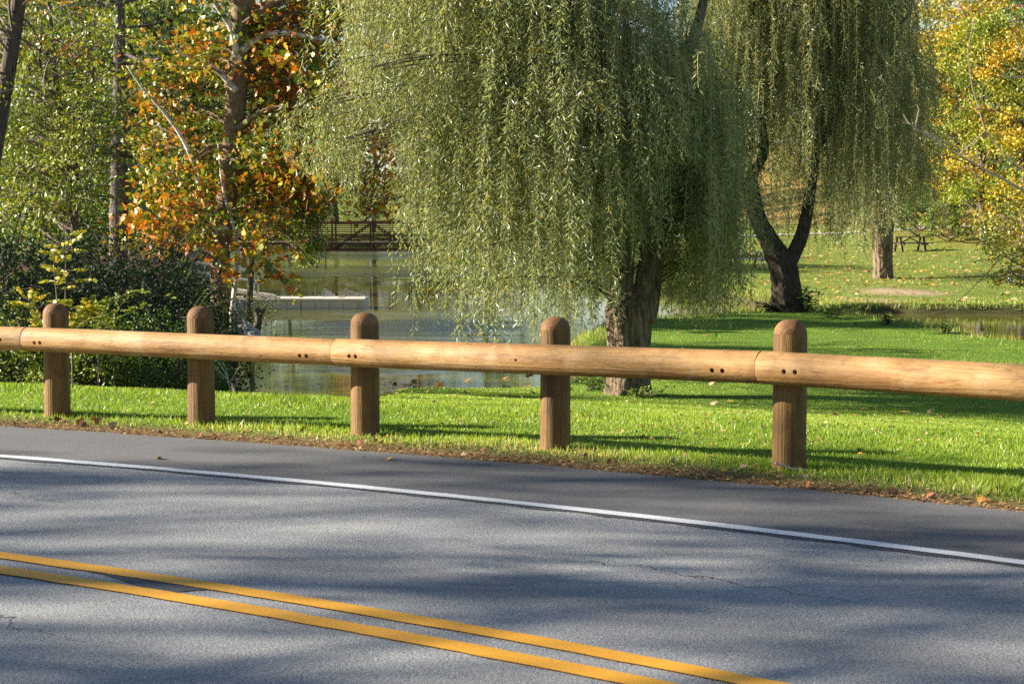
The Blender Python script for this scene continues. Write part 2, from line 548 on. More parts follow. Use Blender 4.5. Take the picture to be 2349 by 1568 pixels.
tag(build('sealed_strip', ring(R_WHITE - 0.10, R_WHITE - 0.045, 0.004, n=900, wob0=0.09, seed=2), MAT_SEAL), 'dark ragged sealed strip beside the white line', kind='structure')
tag(build('white_edge_line', ring(R_WHITE - 0.055, R_WHITE + 0.055, 0.008, n=1500, wob0=0.016, wob1=0.016, seed=1), MAT_WHITE), 'solid white line along the road edge', kind='structure')
tag(build('yellow_line', ring(R_YEL1 - 0.062, R_YEL1 + 0.062, 0.008, n=1500, wob0=0.016, wob1=0.016, seed=6), MAT_YELLOW), 'yellow centre line nearer the fence', kind='structure')
tag(build('yellow_line', ring(R_YEL2 - 0.068, R_YEL2 + 0.062, 0.008, n=1500, wob0=0.016, wob1=0.016, seed=8), MAT_YELLOW), 'yellow centre line nearer the viewer', kind='structure')
# dark leftover patch between the yellow lines
pc = px(355, 1357, 1.7 * FOC / 857)
am = math.atan2(pc[1] - CC[1], pc[0] - CC[0])
pm = MB()
aa = np.linspace(am + 0.020, am - 0.008, 24)
tt = np.linspace(0, 1, 24)
ro = R_YEL1 - 0.05
lo = ro - 0.02 - 0.13 * np.clip(tt * 1.6 - 0.2, 0, 1) * (1 - smooth(0.88, 1.0, tt)) * (0.9 + 0.2 * vnoise(tt * 9, tt * 0, 3))
P = np.concatenate([np.stack([*arc(ro, aa), np.full(24, 0.004)], -1), np.stack([*arc(lo, aa), np.full(24, 0.004)], -1)])
pm.add(P, [[i, i + 24, i + 25, i + 1] for i in range(23)])
tag(build('sealed_patch', pm, MAT_SEAL), 'dark sealed patch between the two yellow lines', kind='structure')
# ------------------------------------------------------------------ timber guard fence
def wood_mat(name, base, dark, streak, rough, axis_scale, ring_dir='X', sap=None, crack=(0.06, 1.1, 1.1)):
    k = NT(name)
    inf = k.t.nodes.new('ShaderNodeObjectInfo')
    off = k.n('VectorMath', i0=k.t.nodes.new('ShaderNodeTexCoord').outputs['Object'], i1=inf.outputs['Location'])
    off.operation = 'ADD'
    mp = k.n('Mapping', Vector=off.outputs[0]); mp.inputs['Scale'].default_value = axis_scale
    v = mp.outputs[0]
    big = k.noise(v, 1.6, 3, 0.5, 0.6)
    wv = k.n('TexWave', Vector=k.mix(0.22, v, k.n('TexNoise', Vector=v, Scale=1.1, Detail=3.0).outputs[1]), Scale=5.5, Distortion=5.0, Detail=3.0)
    wv.wave_type = 'RINGS'
    wv.rings_direction = ring_dir
    fine = k.noise(v, 26, 4, 0.7)
    c = k.ramp(big, [(0.3, dark), (0.62, base)])
    c = k.mix(0.38, c, k.ramp(wv.outputs[0], [(0.0, streak), (0.5, (1.0, 1.0, 1.0)), (1.0, (1.12, 1.10, 1.06))]), 'MULTIPLY')
    c = k.mix(0.45, c, k.ramp(fine, [(0.28, (0.62, 0.56, 0.5)), (0.6, (1.1, 1.1, 1.1))]), 'MULTIPLY')
    kn = k.n('TexVoronoi', Vector=k.mix(0.06, off.outputs[0], k.n('TexNoise', Vector=off.outputs[0], Scale=9.0).outputs[1]), Scale=2.3)
    c = k.mix(k.ramp(kn.outputs[0], [(0.035, (0.75, 0.75, 0.75)), (0.085, (0, 0, 0))]), c, (0.16, 0.065, 0.02, 1))
    dirt = k.noise(off.outputs[0], 3.4, 5, 0.7, 0.8)
    c = k.mix(0.55, c, k.ramp(dirt, [(0.34, (0.50, 0.44, 0.40)), (0.52, (1, 1, 1)), (0.75, (1.12, 1.10, 1.04))]), 'MULTIPLY')
    if sap:
        c = k.mix(k.ramp(k.noise(off.outputs[0], 2.6, 3, 0.55, 1.2), [(0.54, (0, 0, 0)), (0.72, (0.6, 0.6, 0.6))]), c, sap)
    ck = k.n('Mapping', Vector=off.outputs[0]); ck.inputs['Scale'].default_value = crack
    cr = k.noise(ck.outputs[0], 9.0, 3, 0.5, 0.3)
    c = k.mix(k.ramp(cr, [(0.490, (0, 0, 0)), (0.50, (0.6, 0.6, 0.6)), (0.510, (0, 0, 0))]), c, k.mix(0.7, c, (0.05, 0.025, 0.012, 1)))
    return k.done(k.bsdf(c, rough, k.bump(k.math('ADD', fine, k.math('MULTIPLY', wv.outputs[0], 0.4)), 0.5, 0.008), 0.3))

MAT_RAIL = wood_mat('pale_peeled_pine', (0.45, 0.262, 0.098), (0.28, 0.143, 0.045), (0.70, 0.55, 0.40), 0.55, (0.55, 4.2, 4.2), 'X', (0.47, 0.325, 0.16))
MAT_POST = wood_mat('treated_brown_pine', (0.20, 0.108, 0.027), (0.08, 0.04, 0.011), (0.6, 0.5, 0.4), 0.6, (5, 5, 0.45), 'Z', crack=(1.2, 1.2, 0.09))
MAT_DOME = wood_mat('post_end_grain', (0.25, 0.128, 0.046), (0.14, 0.064, 0.024), (0.55, 0.45, 0.4), 0.75, (5.5, 5.5, 5.5), 'Z')
MAT_RUST = plain_mat('rusty_iron', (0.055, 0.03, 0.02), 0.8, 0.2)

def post_angle(u):
    lo, hi = 0.2, 2.4                       # angle along the bend whose place is seen at column u
    for _ in range(60):
        m = (lo + hi) / 2
        X_, Y_ = arc(R_FENCE, m)
        uu = 1174.5 + FOC * X_ / max(Y_, 0.5)
        if uu > u: lo = m
        else: hi = m
    return (lo + hi) / 2

POSTS = [(126, 695, 955, 0.108, 'log post at the left end, yellow sapling rising just behind it'),
         (458, 702, 972, 0.109, 'log post in front of the dark bushes, second from the left'),
         (836, 716, 1010, 0.110, 'middle log post, rail joint close on its left, pond behind'),
         (1274.5, 726, 1040, 0.109, 'log post just left of the leaning willow trunk'),
         (1814.5, 732, 1083, 0.112, 'log post before the lawn with a dry twig across its foot')]
POST_XY = []
for i, (u, vt, vb, rad, lab) in enumerate(POSTS):
    an = post_angle(u)
    bx_, by_ = arc(R_FENCE, an)
    top = px(u, vt, by_)[2] - 0.0
    POST_XY.append((bx_, by_, an))
    t = thing('fence_post', lab, 'fence post', (bx_, by_, 0.0), 'log posts of the guard fence')
    rng = np.random.default_rng(40 + i)
    prof, dome = [], []
    h0 = top - rad * 0.86
    zs = np.concatenate([[-0.25, -0.05], np.linspace(0.0, h0, 30)])
    sides = 40
    ang = np.arange(sides) * 2 * math.pi / sides
    mb = MB()
    rr = np.array([rad * (1.02 - 0.02 * q / h0) for q in zs])
    wob = 1 + 0.012 * np.sin(ang * 3 + i) + 0.01 * np.sin(ang * 5 + 2 * i)
    V = np.stack([bx_ + rr[:, None] * wob[None, :] * np.cos(ang), by_ + rr[:, None] * wob[None, :] * np.sin(ang), zs[:, None] + 0 * ang[None, :]], -1)
    m = len(zs)
    q = np.arange(m - 1)[:, None] * sides + np.arange(sides)[None, :]
    q2 = np.arange(m - 1)[:, None] * sides + (np.arange(sides)[None, :] + 1) % sides
    mb.add(V.reshape(-1, 3), np.stack([q, q2, q2 + sides, q + sides], -1).reshape(-1, 4))
    build('shaft', mb, MAT_POST, t, flat=False)
    mb = MB()
    th = np.linspace(0, math.pi / 2 * 0.985, 12)
    rr = rad * 0.985 * np.cos(th) ** 0.85; zz = h0 + rad * 0.86 * np.sin(th)
    V = np.stack([bx_ + rr[:, None] * wob[None, :] * np.cos(ang), by_ + rr[:, None] * wob[None, :] * np.sin(ang), zz[:, None] + 0 * ang[None, :]], -1)
    q = np.arange(11)[:, None] * sides + np.arange(sides)[None, :]
    q2 = np.arange(11)[:, None] * sides + (np.arange(sides)[None, :] + 1) % sides
    mb.add(V.reshape(-1, 3), np.stack([q, q2, q2 + sides, q + sides], -1).reshape(-1, 4))
    mb.f.append(np.array([[11 * sides + e for e in range(sides)]])); mb.t.append(np.full(1, 0.5))
    build('domed_top', mb, MAT_DOME, t, flat=False)

R_RAIL = R_FENCE - 0.208
def rail_at(u, v):
    lo, hi = 0.2, 2.4
    for _ in range(60):
        m = (lo + hi) / 2
        X_, Y_ = arc(R_RAIL, m)
        if 1174.5 + FOC * X_ / max(Y_, 0.5) > u: lo = m
        else: hi = m
    X_, Y_ = arc(R_RAIL, lo)
    return np.array([X_, Y_, px(u, v, Y_)[2]])
J = [rail_at(60, 777), rail_at(773, 808), rail_at(1750, 842)]
L0 = np.linalg.norm(J[1] - J[0]); 
J = [None] + J + [None]
d0 = arc(R_RAIL, math.atan2(J[1][1] - CC[1], J[1][0] - CC[0]) + 3.6 / R_RAIL)
J[0] = np.array([d0[0], d0[1], J[1][2] - 0.01])
d1 = arc(R_RAIL, math.atan2(J[3][1] - CC[1], J[3][0] - CC[0]) - 3.9 / R_RAIL)
J[4] = np.array([d1[0], d1[1], J[3][2] + 0.0])
RAILS = [(J[0], J[1], 0.101, 0.100, [], [(3, 777), (15, 777)], 'short visible end of log rail at the far left of the fence'),
         (J[1], J[2], 0.100, 0.103, [(95, 784), (108, 784)], [(703, 813), (718, 814)], 'log rail spanning the two left posts before the bushes'),
         (J[2], J[3], 0.107, 0.109, [(820, 814), (835, 815)], [(1652, 846), (1675, 847)], 'long middle log rail before the pond and willow trunk'),
         (J[3], J[4], 0.110, 0.114, [(1821, 849), (1847, 850)], [], 'bright log rail at the right, crossing in front of the lawn')]
def holes_cut(me, cuts):
    def outward(m_):
        b_ = bmesh.new(); b_.from_mesh(m_); bmesh.ops.recalc_face_normals(b_, faces=b_.faces); b_.to_mesh(m_); b_.free()
    outward(me)
    tmp = bpy.data.objects.new('log_tmp', me); COL.objects.link(tmp)
    c = MB()
    for a, b in cuts:
        c.tube([a, b], 0.0165, 16)
    cme = c.mesh('cutter'); outward(cme); cut = bpy.data.objects.new('cutter', cme); COL.objects.link(cut)
    md = tmp.modifiers.new('b', 'BOOLEAN'); md.operation = 'DIFFERENCE'; md.object = cut; md.solver = 'EXACT'
    dg = bpy.context.evaluated_depsgraph_get()
    dg.update()
    res = bpy.data.meshes.new_from_object(tmp.evaluated_get(dg))
    bpy.data.objects.remove(tmp); bpy.data.objects.remove(cut); bpy.data.meshes.remove(cme)
    return res
for i, (a, b, ra, rb, hl, hr, lab) in enumerate(RAILS):
    t_ = unit(b - a)
    L = np.linalg.norm(b - a)
    n_ = unit(np.cross(t_, [0, 0, 1.0])); up = np.cross(n_, t_)           # n_ faces the road
    if n_[1] > 0: n_ = -n_
    up = np.array([0, 0, 1.0]) - t_ * t_[2]; up = unit(up)
    sides, m = 48, 40
    gap = 0.004
    xs = np.concatenate([[gap], np.linspace(gap + 0.005, L - gap - 0.005, m), [L - gap]])
    ra_ = np.interp(xs, [0, L], [ra, rb]); ra_[0] -= 0.005; ra_[-1] -= 0.005
    ang = np.arange(sides) * 2 * math.pi / sides
    wob = 1 + 0.012 * (fbm(xs[:, None] * 1.3 + 0 * ang, np.cos(ang)[None, :] * 1.2 + 7 + np.sin(ang)[None, :], 20 + i) - 0.5) * 2
    V = np.stack([xs[:, None] + 0 * ang, ra_[:, None] * wob * np.cos(ang), ra_[:, None] * wob * np.sin(ang)], -1)
    mb = MB()
    m = len(xs)
    q = np.arange(m - 1)[:, None] * sides + np.arange(sides)[None, :]
    q2 = np.arange(m - 1)[:, None] * sides + (np.arange(sides)[None, :] + 1) % sides
    mb.add(V.reshape(-1, 3), np.stack([q, q + sides, q2 + sides, q2], -1).reshape(-1, 4)[:, ::-1])
    mb.f.append(np.array([list(range(sides))[::-1]])); mb.f.append(np.array([[(m - 1) * sides + e for e in range(sides)]])); mb.t.append(np.full(2, 0.5))
    me = mb.mesh('rail', flat=False)
    M = Matrix(((t_[0], -n_[0], up[0], a[0]), (t_[1], -n_[1], up[1], a[1]), (t_[2], -n_[2], up[2], a[2]), (0, 0, 0, 1)))      # local -y faces the road
    Mi = M.inverted()
    cuts, bolts = [], []
    for (hu, hv) in hl + hr:
        w = rail_at(hu, hv)
        loc = Mi @ Vector(w)
        xx = loc.x
        cuts.append(((xx, -0.045, loc.z), (xx, -0.3, loc.z))); bolts.append((xx, loc.z))
    if cuts:
        me = holes_cut(me, cuts)
    rail = link('fence_rail', me, MAT_RAIL)
    if len(me.materials) == 0: me.materials.append(MAT_RAIL)
    me.materials[0] = MAT_RAIL
    me.polygons.foreach_set('use_smooth', np.ones(len(me.polygons), bool))
    me.set_sharp_from_angle(angle=math.radians(35))
    rail.matrix_world = M
    tag(rail, lab, 'fence rail', 'log rails of the guard fence')
    for (xx, zz) in bolts:
        bm_ = MB(); bm_.tube([(xx, -0.045, zz), (xx, -0.062, zz)], 0.010, 6)
        o = link('bolt', bm_.mesh('bolt'), MAT_RUST); o.parent = rail
    if i == 2:                                                          # a nail in the middle log
        loc = Mi @ Vector(rail_at(1207, 821))
        yy = math.sqrt(max(0.0001, 0.107 ** 2 - loc.z ** 2))
        bm_ = MB(); bm_.tube([(loc.x, -yy + 0.02, loc.z), (loc.x, -yy - 0.004, loc.z), (loc.x, -yy - 0.006, loc.z)], [0.011, 0.011, 0.006], 10)
        o = link('nail', bm_.mesh('nail'), plain_mat('rusty_nail', (0.20, 0.06, 0.03), 0.7)); o.parent = rail
# ------------------------------------------------------------------ leaves, branches, trees
SHAPES = {
    'rhomb': np.array([(0, 0, 0), (0.42, 0.5, 0.04), (1, 0, -0.06), (0.42, -0.5, 0.04)]),
    'oval': np.array([(0, 0, 0), (0.32, 0.5, 0.06), (0.74, 0.36, 0.02), (1, 0, -0.1), (0.74, -0.36, 0.02), (0.32, -0.5, 0.06)]),
    'lobed': np.array([(0, 0, 0), (0.02, 0.30, 0.05), (0.30, 0.58, 0.06), (0.42, 0.28, 0.03), (0.72, 0.44, -0.02), (1, 0, -0.12),
                       (0.72, -0.44, -0.02), (0.42, -0.28, 0.03), (0.30, -0.58, 0.06), (0.02, -0.30, 0.05)]),
}
def leaves(mb, pos, axis, nrm, L, W, tint, shape='rhomb'):
    T = SHAPES[shape]
    n, k = len(pos), len(T)
    axis = unit(axis)
    side = unit(np.cross(axis, nrm))
    nn = np.cross(side, axis)
    L = np.broadcast_to(L, (n,)); W = np.broadcast_to(W, (n,))
    V = pos[:, None, :] + T[None, :, 0, None] * (axis * L[:, None])[:, None, :] + T[None, :, 1, None] * (side * W[:, None])[:, None, :] + T[None, :, 2, None] * (nn * L[:, None])[:, None, :]
    F = np.arange(n * k).reshape(n, k)
    mb.add(V.reshape(-1, 3), F, np.broadcast_to(tint, (n,)))

def rdir(rng, n):
    return unit(rng.normal(size=(n, 3)))

def curve(a, b, lift, rng, n=6, wob=0.06):
    a = np.asarray(a, float); b = np.asarray(b, float)
    t = np.linspace(0, 1, n)[:, None]
    L = np.linalg.norm(b - a)
    mid = (a + b) / 2 + np.array([0, 0, lift * L]) + rng.normal(size=3) * wob * L
    return (1 - t) ** 2 * a + 2 * t * (1 - t) * mid + t ** 2 * b

def limb(wood, a, b, r0, r1, rng, lift=0.08, n=7, sides=6, wob=0.06, tint=0.5):
    P = curve(a, b, lift, rng, n, wob)
    wood.tube(P, np.linspace(r0, r1, n), sides, tint)
    return P

def clusters(leaf, wood, trunk, tr, centers, crad, nleaf, L, W, rng, shape='rhomb', tint=None, up=0.5, droop=0.35, br=0.5, twigs=5, flat=0.7, hue=None, lean=0.45):
    """leaf clumps, each carried by its own branch from the trunk"""
    trunk = np.asarray(trunk, float)
    for ci, c in enumerate(centers):
        dist = np.linalg.norm(trunk[:, :2] - c[:2], axis=1)
        zt = c[2] - lean * dist
        i = int(np.argmin(np.abs(trunk[:, 2] - zt) + 0.15 * dist))
        a = trunk[i]
        rb = min(tr[i] * 0.6, 0.018 + 0.012 * np.linalg.norm(c - a)) * br * 2
        P = limb(wood, a, c, rb, 0.008, rng, 0.10, 8, 5)
        cr = crad[ci] if np.ndim(crad) else crad
        for q in range(twigs):
            s0 = P[rng.integers(4, 8)]
            e = c + rng.normal(size=3) * cr * np.array([1, 1, flat])
            wood.tube(curve(s0, e, 0.05, rng, 4), np.linspace(0.009, 0.003, 4), 3)
        g = rng.normal(size=(nleaf, 3))
        g = unit(g) * (np.abs(rng.normal(size=(nleaf, 1))) * 0.55 + 0.25)
        pos = c + g * cr * np.array([1.15, 1.15, flat])
        nr = rdir(rng, nleaf) + np.array([0, 0, up])
        ax = rdir(rng, nleaf) * 0.9 + g * 0.5 - np.array([0, 0, droop])
        h = (hue[ci] if hue is not None else rng.normal() * 0.16 + 0.5)
        tt = np.clip(h + rng.normal(size=nleaf) * 0.17, 0, 1)
        leaves(leaf, pos, ax, nr, L * rng.uniform(0.65, 1.25, nleaf), W * rng.uniform(0.7, 1.2, nleaf), tt, shape)

def boxes(rng, specs):
    """clump centres spread over patches of the picture at given distances: (u0, v0, u1, v1, y0, y1, count)"""
    out = []
    for (u0, v0, u1, v1, y0, y1, n) in specs:
        for _ in range(n):
            out.append(px(rng.uniform(u0, u1), rng.uniform(v0, v1), rng.uniform(y0, y1)))
    return np.array(out)

def stem_path(pts, ys, n=24):
    """a trunk through picture places; ys: distance at each"""
    if np.ndim(ys) == 0: ys = [ys] * len(pts)
    P = np.array([px(u, v, y) for (u, v), y in zip(pts, ys)])
    t = np.concatenate([[0], np.cumsum(np.linalg.norm(np.diff(P, axis=0), axis=1))])
    q = np.linspace(0, t[-1], n)
    S = np.stack([np.interp(q, t, P[:, i]) for i in range(3)], 1)
    for _ in range(2):
        S[1:-1] = (S[:-2] + 2 * S[1:-1] + S[2:]) / 4
    return S

# leaf colours, dark to light along the tint
G = dict(
    willow=[(0.0, (0.07, 0.105, 0.038)), (0.35, (0.185, 0.235, 0.105)), (0.7, (0.355, 0.39, 0.215)), (0.93, (0.56, 0.56, 0.35)), (1.0, (0.48, 0.34, 0.06))],
    sycamore=[(0.0, (0.045, 0.085, 0.012)), (0.28, (0.13, 0.19, 0.018)), (0.48, (0.34, 0.33, 0.025)), (0.66, (0.55, 0.27, 0.02)), (0.84, (0.50, 0.13, 0.018)), (1.0, (0.22, 0.045, 0.012))],
    yellowgreen=[(0.0, (0.06, 0.105, 0.012)), (0.4, (0.19, 0.25, 0.022)), (0.75, (0.36, 0.37, 0.04)), (1.0, (0.48, 0.36, 0.03))],
    green=[(0.0, (0.022, 0.055, 0.008)), (0.45, (0.075, 0.15, 0.016)), (0.8, (0.17, 0.26, 0.03)), (1.0, (0.33, 0.33, 0.04))],
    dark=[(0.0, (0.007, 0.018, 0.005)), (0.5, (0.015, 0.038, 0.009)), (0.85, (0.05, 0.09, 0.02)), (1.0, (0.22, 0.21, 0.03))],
    needle=[(0.0, (0.020, 0.048, 0.022)), (0.6, (0.055, 0.105, 0.05)), (1.0, (0.13, 0.19, 0.09))],
    gold=[(0.0, (0.15, 0.18, 0.018)), (0.35, (0.40, 0.36, 0.03)), (0.7, (0.62, 0.40, 0.03)), (1.0, (0.60, 0.22, 0.03))],
    orange=[(0.0, (0.20, 0.17, 0.02)), (0.4, (0.50, 0.32, 0.03)), (0.75, (0.55, 0.20, 0.03)), (1.0, (0.40, 0.09, 0.02))],
    olive=[(0.0, (0.07, 0.085, 0.02)), (0.5, (0.17, 0.19, 0.04)), (1.0, (0.32, 0.29, 0.07))],
    brush=[(0.0, (0.10, 0.08, 0.05)), (0.6, (0.21, 0.18, 0.11)), (1.0, (0.30, 0.28, 0.14))],
)
LM = {k_: leaf_mat(k_ + '_leaves', v_, trans=0.24) for k_, v_ in G.items()}
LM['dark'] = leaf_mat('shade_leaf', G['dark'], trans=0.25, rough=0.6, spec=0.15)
LM['willow'] = leaf_mat('willow_leaf', G['willow'], trans=0.42, rough=0.38, spec=0.55)
MAT_BARK_W = bark_mat('willow_bark', (0.035, 0.025, 0.017), (0.27, 0.20, 0.13), 1.0, 0.22, 0.08)
MAT_BARK = bark_mat('grey_bark', (0.035, 0.028, 0.022), (0.15, 0.12, 0.095), 1.2, 0.18, 0.03)
MAT_BARK_P = bark_mat('pine_bark', (0.05, 0.042, 0.038), (0.19, 0.165, 0.15), 1.0, 0.35, 0.035)
MAT_BARK_S = bark_mat('sycamore_bark', (0.09, 0.06, 0.035), (0.24, 0.17, 0.10), 1.0, 0.5, 0.02)
MAT_BARK_PALE = bark_mat('sycamore_pale_bark', (0.22, 0.20, 0.14), (0.40, 0.36, 0.28), 1.2, 0.6, 0.01, (0.62, 0.58, 0.48, 1))
MAT_TWIG = bark_mat('twig_bark', (0.10, 0.075, 0.05), (0.26, 0.21, 0.16), 2.0, 0.4, 0.01)
MAT_STRAND = plain_mat('willow_twig', (0.30, 0.23, 0.06), 0.6)

# ------------------------------------------------------------------ weeping willows
def willow(name, label, base, limbs, trunk_prof, cx, cy, rx, ry, ztop, nb, per, zbot, L, W, step, seed, strand_r=0.004, zlow=1.2, hue=0.5, lmax=2.9, low=1.6, kout=1.0, bark=None, fluff=0.05, gap=0.40):
    bark = bark or MAT_BARK_W
    rng = np.random.default_rng(seed)
    t = thing(name, label, 'tree', base)
    wood = MB()
    P, R = trunk_prof
    sides = 72
    ang = np.arange(sides) * 2 * math.pi / sides
    m = 96
    q = np.linspace(0, 1, m)
    C = np.stack([np.interp(q, np.linspace(0, 1, len(P)), P[:, i]) for i in range(3)], 1)
    rad = np.interp(q, np.linspace(0, 1, len(R)), R)
    rid = fbm(ang[None, :] * 2.9 + C[:, 2:3] * 0.9, C[:, 2:3] * 1.1 + 0 * ang[None, :], seed, 3)
    rid2 = fbm(ang[None, :] * 8 + C[:, 2:3] * 2.2, C[:, 2:3] * 1.7 + 0 * ang[None, :], seed + 9, 3)
    w_ = np.abs(ang / math.pi - 1)[None, :] ** 6
    rr = rad[:, None] * (1 + (0.24 * (rid - 0.5) + 0.26 * (np.abs(rid2 - 0.5) * 2 - 0.35)) * (1 - w_)) + 0.02 * np.sin(ang * 5 + seed)[None, :]
    flare = np.exp(-(C[:, 2:3] - C[0, 2]) / 0.16) * (0.10 + 0.10 * np.sin(ang * 4 + seed)[None, :])
    rr = rr + flare
    V = np.stack([C[:, 0:1] + rr * np.cos(ang), C[:, 1:2] + rr * np.sin(ang), C[:, 2:3] + 0 * ang[None, :]], -1)
    i0 = np.arange(m - 1)[:, None] * sides + np.arange(sides)[None, :]
    i1 = np.arange(m - 1)[:, None] * sides + (np.arange(sides)[None, :] + 1) % sides
    wood.add(V.reshape(-1, 3), np.stack([i0, i1, i1 + sides, i0 + sides], -1).reshape(-1, 4))
    build('trunk', wood, bark, t, flat=False)
    tips = []
    for (pts, r0, r1) in limbs:
        lm = MB()
        S = np.asarray(pts, float)
        tt = np.linspace(0, 1, len(S)); qq = np.linspace(0, 1, 22)
        S = np.stack([np.interp(qq, tt, S[:, i]) for i in range(3)], 1)
        for _ in range(3): S[1:-1] = (S[:-2] + 2 * S[1:-1] + S[2:]) / 4
        lm.tube(S, np.linspace(r0, r1, 22), 14, rough=0.10, seed=seed)
        build('limb', lm, bark, t, flat=False)
        tips.append(S)
    tips = np.concatenate(tips)
    lf, bw, st = MB(), MB(), MB()
    for b in range(nb):
        rho = math.sqrt(rng.uniform(0.03, 1.0)); th = rng.uniform(0, 2 * math.pi)
        tx, ty = cx + rx * rho * math.cos(th), cy + ry * rho * math.sin(th)
        dome = zlow + (ztop - zlow) * math.sqrt(max(0, 1 - rho ** 2.6))
        zb0 = zbot(tx, ty)
        tz = max(zb0 + 0.9, dome - abs(rng.normal()) * 0.9 - rng.uniform(0, 1) ** 1.6 * low)
        if vnoise(np.array(tx * 0.85 + seed), np.array(tz * 0.75 + ty * 0.35), seed) < gap: continue
        out = np.array([tx - cx, ty - cy, 0]) / max(0.3, math.hypot(tx - cx, ty - cy))
        a = tips[np.argmin(np.abs(tips[:, 2] - (tz - 0.4)) + 0.2 * np.linalg.norm(tips[:, :2] - [tx, ty], axis=1) + rng.uniform(0, 0.8, len(tips)))]
        P = limb(bw, a, (tx, ty, tz), 0.017, 0.005, rng, 0.22, 9, 5, 0.05)
        bh = rng.normal() * 0.10 + hue
        for sidx in range(per):
            s0 = P[rng.integers(3, 9)] + rng.normal(size=3) * np.array([0.2, 0.2, 0.12]) * kout
            zend = zbot(s0[0], s0[1]) + abs(rng.normal()) * 0.5 * min(1.6, kout * 1.1) - 0.12
            ln = min(max(0.4, s0[2] - zend), 0.5 + (lmax - 0.5) * rng.uniform(0, 1) ** 1.5)
            if s0[2] - ln < zend: ln = s0[2] - zend
            if ln < 0.25: continue
            nn = int(ln / step)
            sd = np.linspace(0, ln, nn)
            o2 = unit(out * 1.0 + np.array([rng.normal() * 0.8, rng.normal() * 0.8, 0]))
            k1 = rng.uniform(0.08, 0.55) * kout; ph = rng.uniform(0, 6.28); fq = rng.uniform(1.2, 3.6); kd = rng.uniform(0.25, 0.8)
            wv = 0.05 * rng.uniform(0.4, 1.8) * (np.sin(sd * fq + ph) - math.sin(ph))
            pos = s0 + o2[None, :] * (k1 * (1 - np.exp(-sd / kd)))[:, None] + np.array([0, 0, -1.0]) * (sd * 0.985)[:, None] + np.array([0, 0, 0.45 * k1]) * (1 - np.exp(-sd / kd))[:, None]
            pos[:, 0] += wv * math.cos(ph); pos[:, 1] += wv * math.sin(ph)
            k3 = pos[:: max(1, nn // 4)]
            if len(k3) > 1: st.tube(k3, strand_r, 3, cap=False)
            tang = unit(np.gradient(pos, axis=0)) if nn > 2 else np.tile([0, 0, -1.0], (nn, 1))
            rd = rdir(rng, nn); rd[:, 2] *= 0.3
            sp = rng.uniform(0.5, 1.35, (nn, 1))
            ax = tang * 0.8 + unit(rd) * sp
            tt = np.clip(bh + rng.normal() * 0.07 + rng.normal(size=nn) * 0.13, 0, 0.92)
            tt = np.where(rng.uniform(size=nn) < 0.035, 1.0, tt)
            leaves(lf, pos + rd * (0.006 + fluff * rng.uniform(0, 1, (nn, 1)) ** 2), ax, rdir(rng, nn), L * rng.uniform(0.45, 1.3, nn), W * rng.uniform(0.6, 1.3, nn), tt, 'rhomb')
    build('boughs', bw, MAT_BARK, t)
    build('hanging_twigs', st, MAT_STRAND, t)
    build('crown', lf, LM['willow'], t)
    return t

def table(pairs, front=()):
    U = np.array([p[0] for p in pairs], float); Vv = np.array([p[1] for p in pairs], float)
    def f(q, yq):
        z_ = float(np.interp(q, U, Vv))
        for (xa_, xb2, ymax, zmin) in front:
            if xa_ < q < xb2 and yq < ymax: z_ = max(z_, zmin)
        return z_
    return f

# the near willow, leaning over the pond
yb = 27.0
wb_ = hit(1445, 905)
yb = wb_[1]
k_ = FOC / yb
def at1(u, v, dy=0.0): return px(u, v, yb + dy)
tp = np.array([at1(1443, 930), at1(1443, 905), at1(1444, 870), at1(1446, 820), at1(1446, 760), at1(1446, 715), at1(1448, 690)])
tp = np.concatenate([tp, [at1(1450, 672), at1(1450, 655)]]); tr_ = np.array([54, 52, 50, 49, 50, 54, 50, 34, 8]) / k_
limbs1 = [([at1(1424, 740), at1(1420, 690), at1(1434, 600), at1(1438, 520), at1(1428, 400, -.3), at1(1380, 200, -.6), at1(1300, 0, -.8), at1(1230, -180, -1)], 0.20, 0.04),
          ([at1(1472, 735), at1(1482, 690), at1(1494, 600), at1(1497, 500), at1(1515, 380, .3), at1(1560, 200, .3), at1(1610, 30, .4), at1(1640, -120, .5)], 0.23, 0.05),
          ([at1(1500, 480), at1(1450, 300, -.5), at1(1360, 120, -.9), at1(1310, 0, -1.4), at1(1200, -160, -1.6)], 0.12, 0.03),
          ([at1(1436, 560), at1(1360, 380, .6), at1(1240, 220, .8), at1(1100, 80, 1.0), at1(960, 0, 1.0), at1(850, -30, 1)], 0.11, 0.03)]
def W1X(u): return (u - 1174.5) / k_
zb1 = table([(W1X(u), 1.7 - (v - 500) / k_) for u, v in ((735, 400), (760, 440), (800, 480), (838, 470), (852, 330), (958, 330), (978, 745), (1000, 780), (1200, 785), (1330, 770), (1370, 720), (1420, 650), (1480, 640), (1530, 745), (1600, 765), (1690, 715), (1730, 560))], [(W1X(1455), W1X(1560), yb + 0.4, 1.7 - (420 - 500) / k_), (W1X(1390), W1X(1455), yb + 0.2, 1.7 - (600 - 500) / k_)])
willow('willow_tree', 'big weeping willow leaning over the pond behind the fence, trunk split low', tuple(wb_), limbs1, (tp, tr_), W1X(1205), yb - 0.3, 3.3, 2.8, 7.4, 560, 12, zb1, 0.102, 0.0165, 0.024, 11, zlow=2.0, hue=0.52, lmax=3.6, low=3.4)

